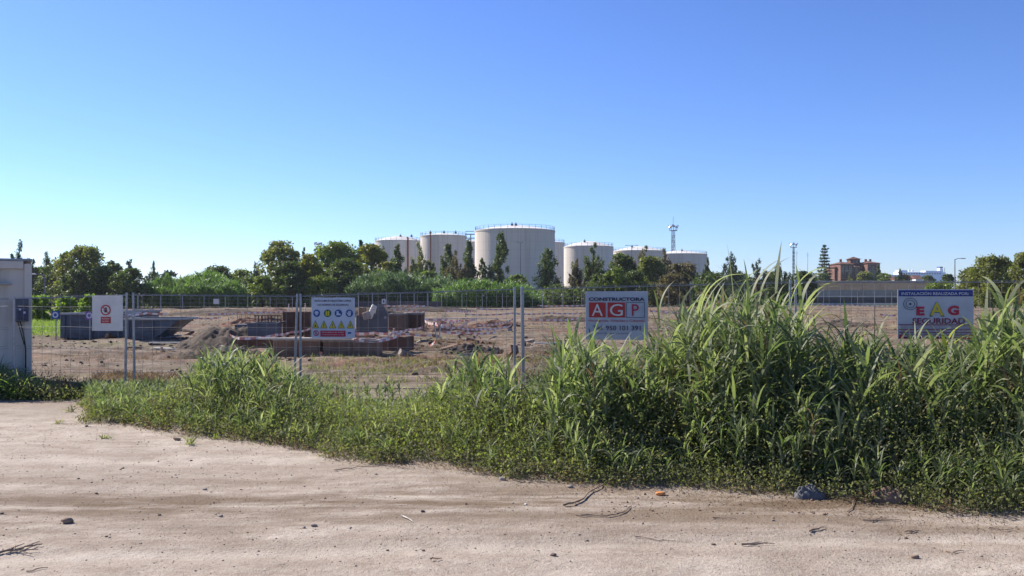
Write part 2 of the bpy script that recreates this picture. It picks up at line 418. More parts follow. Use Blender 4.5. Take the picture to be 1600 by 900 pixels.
M['l_canegrey'] = leaf_mat('cane_far_blue', [(0.052, 0.090, 0.048), (0.078, 0.126, 0.066), (0.124, 0.174, 0.096)], 0.4, 0.5, 0.15)
M['l_olive'] = leaf_mat('olive_leaf', [(0.091, 0.107, 0.031), (0.157, 0.174, 0.044), (0.258, 0.260, 0.072)], 0.38, 0.5, 0.25)
M['l_dark'] = leaf_mat('dark_leaf', [(0.045, 0.068, 0.022), (0.078, 0.110, 0.031), (0.133, 0.163, 0.050)], 0.38, 0.55, 0.25)
M['l_blue'] = leaf_mat('blue_leaf', [(0.033, 0.051, 0.035), (0.060, 0.083, 0.055), (0.099, 0.124, 0.086)], 0.38, 0.55, 0.25)
M['l_green'] = leaf_mat('green_leaf', [(0.074, 0.112, 0.019), (0.137, 0.178, 0.027), (0.210, 0.262, 0.042)], 0.38, 0.5, 0.2)
M['l_yellow'] = leaf_mat('yellow_leaf', [(0.101, 0.119, 0.020), (0.172, 0.178, 0.025), (0.259, 0.238, 0.040)], 0.4, 0.5, 0.25)
M['l_brown'] = leaf_mat('brown_leaf', [(0.074, 0.065, 0.037), (0.123, 0.101, 0.053), (0.181, 0.145, 0.079)], 0.38, 0.6, 0.25)
M['l_stem'] = leaf_mat('cane_stem', [(0.08, 0.11, 0.04), (0.14, 0.16, 0.07)], 0.1, 0.5, 1)

# ------------------------------------------------------------------ leaf geometry
def blades(base, az, el, L, W, droop, seg=5, tw=None):
    """bent, tapering grass blades; all inputs arrays of length n -> V, F"""
    n = len(L)
    t = np.linspace(0, 1, seg + 1)
    e = el[:, None] - droop[:, None] * (t[None, :] ** 1.3)
    em = (e[:, 1:] + e[:, :-1]) / 2
    st = L[:, None] / seg
    hx = np.concatenate([np.zeros((n, 1)), np.cumsum(np.cos(em) * st, 1)], 1)
    hz = np.concatenate([np.zeros((n, 1)), np.cumsum(np.sin(em) * st, 1)], 1)
    ca, sa = np.cos(az)[:, None], np.sin(az)[:, None]
    C = np.stack([base[:, 0:1] + hx * ca, base[:, 1:2] + hx * sa, base[:, 2:3] + hz], -1)
    if tw is None: tw = rng.normal(0, 0.5, n)
    ww = W[:, None] * np.interp(t, [0, 0.15, 0.4, 0.75, 1], [0.55, 0.95, 1, 0.6, 0.03])[None] / 2
    ct, stw = np.cos(tw)[:, None], np.sin(tw)[:, None]
    # side = horizontal perpendicular tilted by twist around the blade
    nx, nz = -np.sin(e), np.cos(e)
    side = np.stack([-sa * ct + nx * ca * stw, ca * ct + nx * sa * stw, nz * stw + 0 * ct], -1)
    V = np.stack([C - side * ww[..., None], C + side * ww[..., None]], 2)      # n, seg+1, 2, 3
    i = (np.arange(n)[:, None] * (seg + 1) + np.arange(seg)[None]) * 2
    Fc = np.stack([i, i + 1, i + 3, i + 2], -1).reshape(-1, 4)
    return V.reshape(-1, 3), Fc
def stems(P, rad):
    """P n,k,3 centre lines; rad n,k -> three sided stems"""
    n, k, _ = P.shape
    a = np.array([0, 2.094, 4.189])
    ring = np.stack([np.cos(a), np.sin(a), 0 * a], -1)
    V = P[:, :, None, :] + ring[None, None] * rad[:, :, None, None]
    b = (np.arange(n)[:, None] * k + np.arange(k - 1)[None]) * 3
    fs = [np.stack([b + j, b + (j + 1) % 3, b + 3 + (j + 1) % 3, b + 3 + j], -1).reshape(-1, 4) for j in range(3)]
    return V.reshape(-1, 3), np.concatenate(fs)
def cards(C, L, W, nrm=None, up=0.0, r=None):
    """pointed leaf quads, random direction, around centres C"""
    r = r or rng
    n = len(C)
    d = r.normal(size=(n, 3)); d[:, 2] += up; d /= np.linalg.norm(d, axis=1)[:, None]
    nn = r.normal(size=(n, 3))
    if nrm is not None: nn = nn * 0.55 + nrm
    s = np.cross(d, nn); s /= np.maximum(np.linalg.norm(s, axis=1)[:, None], 1e-6)
    L = L[:, None]; W = W[:, None]
    V = np.stack([C - d * L / 2, C + s * W / 2 - d * L * 0.08, C + d * L / 2, C - s * W / 2 - d * L * 0.08], 1)
    return V.reshape(-1, 3), np.arange(n * 4).reshape(-1, 4)
def cat(parts):
    Vs, Fs, o = [], [], 0
    for V, Fc in parts:
        Vs.append(V); Fs.append(Fc + o); o += len(V)
    return np.concatenate(Vs), np.concatenate(Fs)

# ------------------------------------------------------------------ ground and sea
def axis(dense, lo, hi, growth, start):
    out = list(dense)
    s = start; v = dense[-1]
    while v < hi: s *= growth; v += s; out.append(v)
    s = start; v = dense[0]; low = []
    while v > lo: s *= growth; v -= s; low.append(v)
    return np.array(low[::-1] + out)
xs = axis(np.concatenate([np.arange(-42, -12, .2), np.arange(-12, 12.01, 0.06), np.arange(12.2, 42, .2)]), -2950, 2950, 1.09, 0.2)
ys = axis(np.concatenate([np.arange(4, 17, 0.05), np.arange(17, 60, 0.15), np.arange(60, 140, .5)]), -300, 3400, 1.07, 0.17)
Xg, Yg = np.meshgrid(xs, ys)
Zg = gz(Xg, Yg)
nx_, ny_ = len(xs), len(ys)
i = (np.arange(ny_ - 1)[:, None] * nx_ + np.arange(nx_ - 1)[None]).ravel()
ground = np_mesh('ground', np.stack([Xg, Yg, Zg], -1).reshape(-1, 3), np.stack([i, i + 1, i + nx_ + 1, i + nx_], -1), ground_mat(), smooth=True)
tag(ground, kind='structure')

sea_m, nt, b, out = new_mat('sea')
b.inputs['Base Color'].default_value = (0.03, 0.07, 0.11, 1); b.inputs['Roughness'].default_value = 0.25
nn = N(nt, 'ShaderNodeTexNoise', Scale=0.2, Detail=4.0); bp = N(nt, 'ShaderNodeBump', Strength=0.4, Distance=0.5)
nt.links.new(nn.outputs['Fac'], bp.inputs['Height']); nt.links.new(bp.outputs[0], b.inputs['Normal'])
tag(MB().poly([(150, 780, 0.05), (2700, 780, 0.05), (2700, 3300, 0.05), (150, 3300, 0.05)]).build('sea', sea_m), kind='structure')

# ------------------------------------------------------------------ storage tanks
def tank(px0, px1, rim, D, label, apex=1.3, pipes=(), ladder=None, hatch=()):
    r = (px1 - px0) / 2 / F * D
    x = PX((px0 + px1) / 2, D)
    H = PZ(rim, D - r * 0.9)
    t = thing('storage_tank', label, 'tank', (x, D, 0), 0, 'oil storage tanks')
    MB().lathe([(r, -0.3), (r, H - .35), (r + .12, H - .35), (r + .12, H - .1), (r, H - .1), (r, H)], 96).build('shell', M['tank'], t, True)
    MB().lathe([(r + .05, H), (r + .05, H + .06), (r * .6, H + apex * .62), (r * .25, H + apex * .95), (0, H + apex)], 96).build('roof', M['tankroof'], t, True)
    n = int(2 * math.pi * r / 2.0)
    mb = MB()
    for k in range(n):
        a = 2 * math.pi * k / n
        mb.tube([(r * .99 * math.cos(a), r * .99 * math.sin(a), H), (r * .99 * math.cos(a), r * .99 * math.sin(a), H + 1.15)], .05, 4)
    for hh in (0.6, 1.13):
        mb.tube([(r * .99 * math.cos(2 * math.pi * k / 72), r * .99 * math.sin(2 * math.pi * k / 72), H + hh) for k in range(73)], .035, 4)
    mb.build('railing', M['mast'], t)
    for p, rd, m_ in pipes:
        xx = PX(p, D - r) - x; yy = -math.sqrt(max(r * r - xx * xx, 0)) - .3
        MB().tube([(xx, yy, 0), (xx, yy, H + .9), (xx * .93, yy * .93, H + .9)], rd, 8).build('pipe', M[m_], t)
    for p in hatch:
        xx = PX(p, D) - x
        MB().box((xx, -r * .45, H + apex * .7 + .3), (.7, .7, .7), bev=.05).tube([(xx, -r * .45, H + apex * .6), (xx, -r * .45, H + apex * .7 + 1.1)], .10, 6).build('hatch', M['mast'], t)
    return t, x, r, H
tank(586, 662, 375, 330, 'cream storage tank at the left end of the row, rusty pipe down its wall', 2.0, [(637, .32, 'pipe')], hatch=[628, 645])
tb = tank(657, 729, 367, 300, 'storage tank with a dark vertical pipe, next on the left of the tallest tank', 1.0, [(672, .2, 'pipe')], hatch=[674, 695, 713])
tc_ = tank(742, 867, 357, 255, 'tallest and broadest white storage tank with railing round its roof', 1.6, hatch=[800, 806])
tank(818, 882, 378, 335, 'grey storage tank mostly hidden behind the right edge of the tallest tank', 1.0)
tank(881, 958, 384, 300, 'storage tank first on the right of the tallest pair, dark tree before it', 1.9, hatch=[912])
tank(957, 1040, 391, 345, 'low storage tank behind brownish trees, between two pale tanks', 1.9, hatch=[985])
tank(1022, 1104, 396, 365, 'storage tank at the right end of the row, behind the tall floodlight mast', 1.6, hatch=[1062])
t = thing('walkway', 'steel footbridge joining the roofs of the tallest tank and its left neighbour', 'footbridge', (PX(735, 285), 285, 0))
x0, x1 = PX(727, 285) - PX(735, 285), PX(744, 285) - PX(735, 285)
for nm, zz, hh in (('deck', PZ(366, 285), .25), ('handrail', PZ(361.5, 285), .12), ('truss', PZ(372, 285), .2)):
    MB().box(((x0 + x1) / 2, 0, zz), (x1 - x0, 1.0, hh), bev=.02).build(nm, M['mast'], t)
MB().box(((x0 + x1) / 2, 0, PZ(366, 285) / 2 - .1), (.3, .3, PZ(366, 285) - .2)).build('support', M['mast'], t)
# low tank roof seen in the gap
tank(722, 752, 377.5, 380, 'small distant tank with ochre rim in the gap left of the tallest tank', .8)

# ------------------------------------------------------------------ masts and lamps
def flood_mast(px, top, D, label, w=.55, s=1.0, ant=0):
    H = PZ(top, D)
    t = thing('floodlight_mast', label, 'floodlight mast', (PX(px, D), D, 0), 0.3, 'port floodlight masts')
    mb = MB()
    for sx in (-1, 1):
        for sy in (-1, 1):
            mb.tube([(sx * w * 1.3, sy * w * 1.3, 0), (sx * w * .8, sy * w * .8, H - 2)], .13 * s, 4)
    z = 0.0; k = 0
    while z < H - 4:
        a, c = w * (1.3 - .5 * z / H), w * (1.3 - .5 * (z + 2) / H)
        q = 1 if k % 2 else -1
        for sy in (-1, 1):
            mb.tube([(-q * a, sy * a, z), (q * c, sy * c, z + 2)], .07 * s, 4)
            mb.tube([(sy * a, -q * a, z), (sy * c, q * c, z + 2)], .07 * s, 4)
        z += 2; k += 1
    mb.build('lattice', M['mast'], t)
    MB().lathe([(0, H - 2.1), (1.7 * s, H - 2.1), (1.7 * s, H - 1.9), (0, H - 1.9)], 12).build('platform', M['mast'], t)
    mb = MB()
    for k in range(12):
        a = k * math.pi / 6
        mb.tube([(1.65 * s * math.cos(a), 1.65 * s * math.sin(a), H - 2), (1.65 * s * math.cos(a), 1.65 * s * math.sin(a), H)], .05, 4)
    mb.tube([(1.65 * s * math.cos(a), 1.65 * s * math.sin(a), H - .3) for a in np.linspace(0, 2 * math.pi, 25)], .07, 4)
    mb.tube([(0, 0, H - 2), (0, 0, H + ant)], .07, 4)
    mb.build('guard_rail', M['mast'], t)
    for k in range(8):
        a = k * math.pi / 4 + .2
        MB().box((2.0 * s * math.cos(a), 2.0 * s * math.sin(a), H - .5 + .6 * (k % 2)), (.35, .9 * s, .75 * s), a, .05, 0, -.4).build('floodlight', M['lamp'], t)
flood_mast(1052, 353, 380, 'tall lattice floodlight mast standing before the right end tank', .6, 1.0, 4)
flood_mast(1240, 381, 480, 'slimmer floodlight mast standing clear of trees left of the tall conifer', .42, 1.0, 1)
flood_mast(497, 380, 470, 'distant floodlight mast peeping above the yellow green trees at left', .5, 1.0, 1)

def street_lamp(px, top, D, label, arms=(1,), m='mast'):
    H = PZ(top, D)
    t = thing('street_lamp', label, 'street lamp', (PX(px, D), D, 0))
    MB().tube([(0, 0, 0), (0, 0, H * .5), (0, 0, H)], [.12, .1, .07], 8).build('pole', M[m], t)
    for s in arms:
        MB().tube([(0, 0, H - .1), (s * .5, 0, H + .12), (s * 1.1, 0, H + .15)], .05, 6).build('arm', M[m], t)
        MB().box((s * 1.4, 0, H + .13), (.8, .3, .16), bev=.05).build('lamp_head', M['lamp'], t)
street_lamp(813, 379, 215, 'double armed street lamp in front of the tallest tank', (-1, 1))
street_lamp(987, 384, 240, 'double armed street lamp rising from the brownish trees before the low tank', (-1, 1))
street_lamp(1492, 405, 150, 'single armed street lamp beside the rounded olive trees at right', (1,))
street_lamp(70, 430, 105, 'small street lamp by the trees behind the white cabin', (-1,))
for px, top, D, lb in ((1262, 394, 420, 'thin aerial pole between the slim mast and the tall conifer'), (1245, 391, 430, 'thin aerial pole close beside the slim floodlight mast')):
    t = thing('aerial_pole', lb, 'aerial', (PX(px, D), D, 0))
    MB().tube([(0, 0, 0), (0, 0, PZ(top, D))], [.15, .06], 6).build('pole', M['mast'], t)
    MB().tube([(-.7, 0, PZ(top + 4, D)), (.7, 0, PZ(top + 4, D))], .05, 4).tube([(-.4, 0, PZ(top + 6, D)), (.4, 0, PZ(top + 6, D))], .05, 4).build('crossbar', M['mast'], t)

# ------------------------------------------------------------------ villa
def villa():
    D = 400; t = thing('brick_villa', 'red brick mansion with tiled roof and square central turret', 'mansion', (PX(1338, D), D, 0), 0.0)
    u = D / F
    def X(p): return (p - 1338) * u
    def Z(p): return PZ(p, D)
    wall = MB()
    wall.box(((X(1304) + X(1372)) / 2, 6, Z(418) / 2), (X(1372) - X(1304), 12, Z(418)))
    wall.box(((X(1308) + X(1328)) / 2, 3, (Z(413)) / 2 + .01), (X(1328) - X(1308), 14.5, Z(413) + .02))
    wall.box(((X(1350) + X(1369)) / 2, 3, (Z(412)) / 2 + .01), (X(1369) - X(1350), 14.2, Z(412) + .02))
    w = wall.build('wall', M['brick'], t)
    def hip(x0, x1, y0, y1, z0, z1, name):
        d = min(x1 - x0, y1 - y0) / 2 * .95
        cy = (y0 + y1) / 2
        mb = MB()
        v = [(x0, y0, z0), (x1, y0, z0), (x1, y1, z0), (x0, y1, z0)]
        a, b_ = (x0 + d, cy, z1), (x1 - d, cy, z1)
        for f in ([v[0], v[1], b_, a], [v[1], v[2], b_], [v[2], v[3], a, b_], [v[3], v[0], a], v[::-1]): mb.poly(f)
        bmesh.ops.remove_doubles(mb.bm, verts=mb.bm.verts[:], dist=.001)
        return mb.build(name, M['rooftile'], t)
    hip(X(1302), X(1374), -.6, 12.8, Z(418) + .05, Z(409), 'roof')
    hip(X(1306.5), X(1330), -4.9, 11, Z(413) + .06, Z(408.5), 'roof')
    hip(X(1348), X(1372), -4.7, 11, Z(412) + .06, Z(407.5), 'roof')
    tu = MB().box((X(1340), 5, (Z(413) + Z(404.5)) / 2), (X(1347.5) - X(1332.5), 4.5, Z(404.5) - Z(413))).build('turret', M['brick'], t)
    tr = MB()
    c = (X(1340), 5); h = 2.8
    q = [(c[0] - h, c[1] - h, Z(404.5)), (c[0] + h, c[1] - h, Z(404.5)), (c[0] + h, c[1] + h, Z(404.5)), (c[0] - h, c[1] + h, Z(404.5))]
    for k in range(4): tr.poly([q[k], q[(k + 1) % 4], (c[0], c[1], Z(400.3))])
    tr.poly(q[::-1]); bmesh.ops.remove_doubles(tr.bm, verts=tr.bm.verts[:], dist=.001)
    o = tr.build('turret_roof', M['rooftile'], tu)
    for px in (1317.5, 1357, 1364):
        MB().box((X(px), 3.2, Z(409)), (.9, .9, 2.6), bev=.05).build('chimney', M['brick'], t)
    for k, px in enumerate((1311, 1317, 1323, 1332, 1338, 1344, 1353, 1359, 1365)):
        yf = -4.25 if (px < 1328 or px > 1350) else 0.0
        if 1350 < px: yf = -4.1
        for r, (pz, hh) in enumerate(((419.5, 1.7), (428, 2.2))):
            f = MB().box((X(px), yf - .02, Z(pz)), (1.25, .16, hh + .35)).build('window', M['villa_trim'], t)
            MB().box((X(px), yf - .12, Z(pz)), (.85, .06, hh)).build('pane', M['glass'], f)
        if r: pass
    for px in (1337.5, 1342.5):
        MB().box((X(px), 2.7, Z(408.5)), (.7, .12, 1.2)).build('window', M['glass'], t)
    for z in (413.8, 423.5, 435):
        MB().box((X(1318), -4.3, Z(z)), (X(1328) - X(1308) + .1, .12, .25)).build('string_course', M['villa_trim'], t)
        MB().box((X(1359.5), -4.15, Z(z)), (X(1369) - X(1350) + .1, .12, .25)).build('string_course', M['villa_trim'], t)
villa()

# ------------------------------------------------------------------ walls and buildings at right
def wall_thing(name, label, catg, px0, px1, ztop, D, th, m, cop=None, piers=0, z0=-.3, rz=0):
    x0, x1 = PX(px0, D), PX(px1, D)
    t = thing(name, label, catg, ((x0 + x1) / 2, D, 0), rz)
    L = x1 - x0
    MB().box((0, 0, (ztop + z0) / 2), (L, th, ztop - z0)).build('wall', M[m], t)
    if cop: MB().box((0, 0, ztop + .14), (L + .2, th + .25, .28), bev=.03).build('coping', M[cop], t)
    if piers:
        for k in range(piers + 1):
            MB().box((-L / 2 + L * k / piers, -th / 2 - .12, ztop / 2), (.5, .25, ztop - .02)).build('pier', M[m], t)
    return t
wall_thing('boundary_wall', 'long ochre brown wall with pale coping below the brick mansion', 'wall', 1266, 1458, PZ(440, 310), 310, .8, 'longwall', 'coping', 7)
wall_thing('boundary_wall', 'long grey rendered wall in front of the ochre wall', 'wall', 1120, 1620, PZ(453, 262), 262, .5, 'greywall', None, 9)
wall_thing('boundary_wall', 'low dark wall with pale top along the far right edge of the site', 'wall', 915, 1660, PZ(464.5, 205), 205, .4, 'darkwall', 'coping', 16)
# kerb line at the far edge of the site
k_ = MB().box((PX(1100, 185), 185, .12), (150, .5, .34), bev=.04).build('kerb', M['coping'])
tag(k_, 'pale kerb line along the foot of the low dark wall', 'kerb')

def ship():
    D = 950; u = D / F
    t = thing('ferry', 'white passenger ship with funnel seen above the ochre wall', 'ship', (PX(1434, D), D, 0))
    X = lambda p: (p - 1434) * u
    Z = lambda p: PZ(p, D)
    MB().poly([(X(1390), -8, 0), (X(1472), -8, 0), (X(1474), -8, Z(429.5)), (X(1385), -8, Z(429.5))], (0, 16, 0)).build('hull', M['hull'], t)
    MB().box(((X(1400) + X(1473)) / 2, 0, (Z(425.5) + Z(429.5)) / 2), (X(1473) - X(1400), 14, Z(425.5) - Z(429.5)), bev=.3).box((X(1408), 0, Z(424)), (9, 10, 2.4), bev=.2).box((X(1455), 0, Z(424.7)), (18, 12, 1.9), bev=.2).build('superstructure', M['hull'], t)
    MB().poly([(X(1466), -3, Z(425)), (X(1472), -3, Z(425)), (X(1470.5), -3, Z(418)), (X(1466.5), -3, Z(418))], (0, 6, 0)).build('funnel', M['hull'], t)
    MB().box((X(1468.6), 0, Z(417.8)), (3.4, 6.2, 1.2)).build('funnel_top', M['blue'], t)
    for px in (1420.5, 1426):
        MB().lathe([(.9, Z(425)), (1.1, Z(423)), (.8, Z(421.5)), (0, Z(421))], 12, (X(px), 0, 0)).build('radar_dome', M['hull'], t)
    MB().tube([(X(1476), 0, Z(431)), (X(1476), 0, Z(418))], .25, 6).build('mast', M['mast'], t)
    for k in range(16): MB().box((X(1404 + k * 4), -7.05, Z(427.6)), (1.6, .12, 1.1)).build('window', M['glass'], t)
ship()
def shed(px0, px1, top, D, lb, rt='rooftile'):
    x0, x1 = PX(px0, D), PX(px1, D); h = PZ(top, D)
    t = thing('low_building', lb, 'building', ((x0 + x1) / 2, D, 0))
    L = x1 - x0
    MB().box((0, 0, h * .42), (L, 8, h * .84)).build('wall', M['white'], t)
    MB().poly([(-L / 2 - .2, -4.4, h * .84), (-L / 2 - .2, 4.4, h * .84), (-L / 2 - .2, 0, h)], (L + .4, 0, 0)).build('roof', M[rt], t)
    for k in range(3):
        f = MB().box((-L / 2 + L * (k + .5) / 3, -4.03, h * .6), (.9, .1, 1.2)).build('window', M['coping'], t)
        MB().box((-L / 2 + L * (k + .5) / 3, -4.11, h * .6), (.65, .05, .95)).build('pane', M['glass'], f)
shed(1425, 1436, 430, 420, 'small white house with dark roof below the white ship')
shed(1392, 1398, 432, 420, 'tiny white house left of the white ship, beside low trees')

# ------------------------------------------------------------------ trees
TREES = []
def crown_points(kind, H, Rr, n, r):
    """centres and outward normals of leaves"""
    Cs, Ns = [], []
    def clump(c, rad, m, st=(1, 1, 1)):
        d = r.normal(size=(m, 3)); d /= np.linalg.norm(d, axis=1)[:, None]
        q = d * (r.random(m) ** 0.45)[:, None] * rad * np.array(st)
        Cs.append(c + q); Ns.append(d + np.array([0, 0, .3]))
    if kind in ('broad', 'bush', 'open'):
        nc = int({'broad': 60, 'bush': 34, 'open': 34}[kind] * (1 + .45 * H / Rr))
        z0 = {'broad': .03, 'bush': 0.0, 'open': .10}[kind]
        for k in range(nc):
            zt = z0 + (1 - z0) * r.random() ** .85
            prof = max(.12, 1 - (abs((zt - .42) / .60)) ** 2.6) ** .5 if kind == 'broad' else math.sin(math.pi * min(max((zt - z0) / (1 - z0) * .72 + .26, 0), 1)) ** .5
            if kind == 'bush': prof = max(0.05, 1 - zt ** 2.4) ** .5
            a = r.random() * 2 * math.pi
            q = Rr * prof * (r.random() ** .55) * (0.80 + .26 * r.random())
            rad = Rr * r.uniform(.14, .32) * (1.0 if kind != 'open' else .75)
            zz = min(zt * H, H - rad * .6)
            clump(np.array([q * math.cos(a), q * math.sin(a), max(zz, rad * .7)]), rad, max(6, n // nc), (1, 1, r.uniform(.75, 1.15)))
    elif kind == 'conifer':
        nc = 90
        tilt = r.normal(0, .04)
        for k in range(nc):
            zt = .06 + .94 * (k / (nc - 1)) ** .9
            w = Rr * (1 - zt) ** .5 * (1 + .22 * math.sin(zt * 17 + r.random() * 2)) + Rr * .10
            a = r.random() * 2 * math.pi; q = w * r.uniform(.15, .95)
            rad = (Rr * .46 * (1 - zt * .55)) * r.uniform(.6, 1.15)
            clump(np.array([q * math.cos(a) + tilt * H * zt, q * math.sin(a), zt * H]), rad, max(5, int(n / nc * (1.5 - zt))), (.75, .75, 1.5))
    elif kind == 'ragged':      # casuarina like: upward wisps at different heights
        nw = 22
        for w_ in range(nw):
            a = r.random() * 2 * math.pi; q = Rr * r.random() ** .7 * .9
            top = H * (1 - .42 * (q / Rr)) * r.uniform(.72, 1.0) if w_ else H
            if w_ == 0: q = 0
            bx, by = q * math.cos(a), q * math.sin(a)
            z = H * r.uniform(.02, .25)
            while z < top:
                rad = Rr * .34 * (1.15 - .8 * z / top) * r.uniform(.7, 1.3)
                clump(np.array([bx * (.6 + .5 * z / top) + r.normal(0, Rr * .06), by * (.6 + .5 * z / top) + r.normal(0, Rr * .06), z]), rad, max(5, n // (nw * 9)), (.8, .8, 1.5))
                z += rad * 1.5
    elif kind == 'norfolk':
        nt_ = 17
        for k in range(nt_):
            zt = .10 + .90 * k / (nt_ - 1)
            w = Rr * (1.03 - zt) ** .75 * r.uniform(.82, 1.05) + .12
            nb = 7
            for b_ in range(nb):
                a = 2 * math.pi * (b_ + .5 * (k % 2)) / nb + r.normal(0, .1)
                m = max(8, int(n / (nt_ * nb) * (w / Rr + .25)))
                tt = r.random(m) ** .7
                P = np.stack([np.cos(a) * w * tt, np.sin(a) * w * tt, zt * H - .28 * w * tt + .22 * w * tt ** 3], -1)
                P += r.normal(size=(m, 3)) * np.array([.16, .16, .10]) * Rr * .38
                Cs.append(P); Ns.append(np.tile([0, 0, 1.0], (m, 1)))
    return np.concatenate(Cs), np.concatenate(Ns)

def tree(kind, px, hw, top, D, leaf, label, dens=1.0, name=None, base=0.0, seed=None, catg='tree', group='trees beyond the site'):
    r = np.random.default_rng(int(px * 13 + top * 7) if seed is None else seed)
    H = PZ(top, D) - base; Rr = hw / F * D
    nm = name or {'broad': 'broadleaf_tree', 'bush': 'shrub', 'open': 'broadleaf_tree', 'conifer': 'conifer_tree', 'ragged': 'feathery_tree', 'norfolk': 'tiered_pine'}[kind]
    t = thing(nm, label, catg, (PX(px, D), D, base), r.random() * 6, group)
    s = 0.42 * (D / 150) ** .9
    n = int(dens * 24 * (2 * Rr * H) / (s * s) * {'broad': 1.0, 'bush': .9, 'open': .62, 'conifer': .95, 'ragged': 1.5, 'norfolk': .9}[kind])
    n = min(max(n, 1200), 24000)
    C, Nn = crown_points(kind, H, Rr, n, r)
    C[:, 2] = np.maximum(C[:, 2], .05)
    m = len(C)
    up = {'conifer': .7, 'ragged': .9, 'norfolk': 0}.get(kind, 0.1)
    asp = {'conifer': .42, 'ragged': .32, 'norfolk': .4}.get(kind, .62)
    L = s * r.uniform(.6, 1.35, m)
    V, Fc = cards(C, L, L * asp, Nn, up, r)
    np_mesh('crown', V, Fc, M[leaf], t)
    mb = MB()
    tr = max(.06, Rr * .07)
    top_t = .9 if kind in ('conifer', 'norfolk', 'ragged') else .7
    mb.tube([(0, 0, -.2), (tr * .5, 0, H * .3), (0, tr * .4, H * .55), (0, 0, H * top_t)], [tr * 1.3, tr, tr * .7, tr * .2], 6)
    if kind in ('broad', 'open', 'bush', 'ragged'):
        for k in range(7):
            a = r.random() * 6.28; z0 = H * r.uniform(.15, .5); q = Rr * r.uniform(.4, .8)
            mb.tube([(0, 0, z0), (q * .5 * math.cos(a), q * .5 * math.sin(a), z0 + H * .15), (q * math.cos(a), q * math.sin(a), z0 + H * .32)], [tr * .55, tr * .4, tr * .1], 5)
    mb.build('trunk', M['bark'], t)
    return t

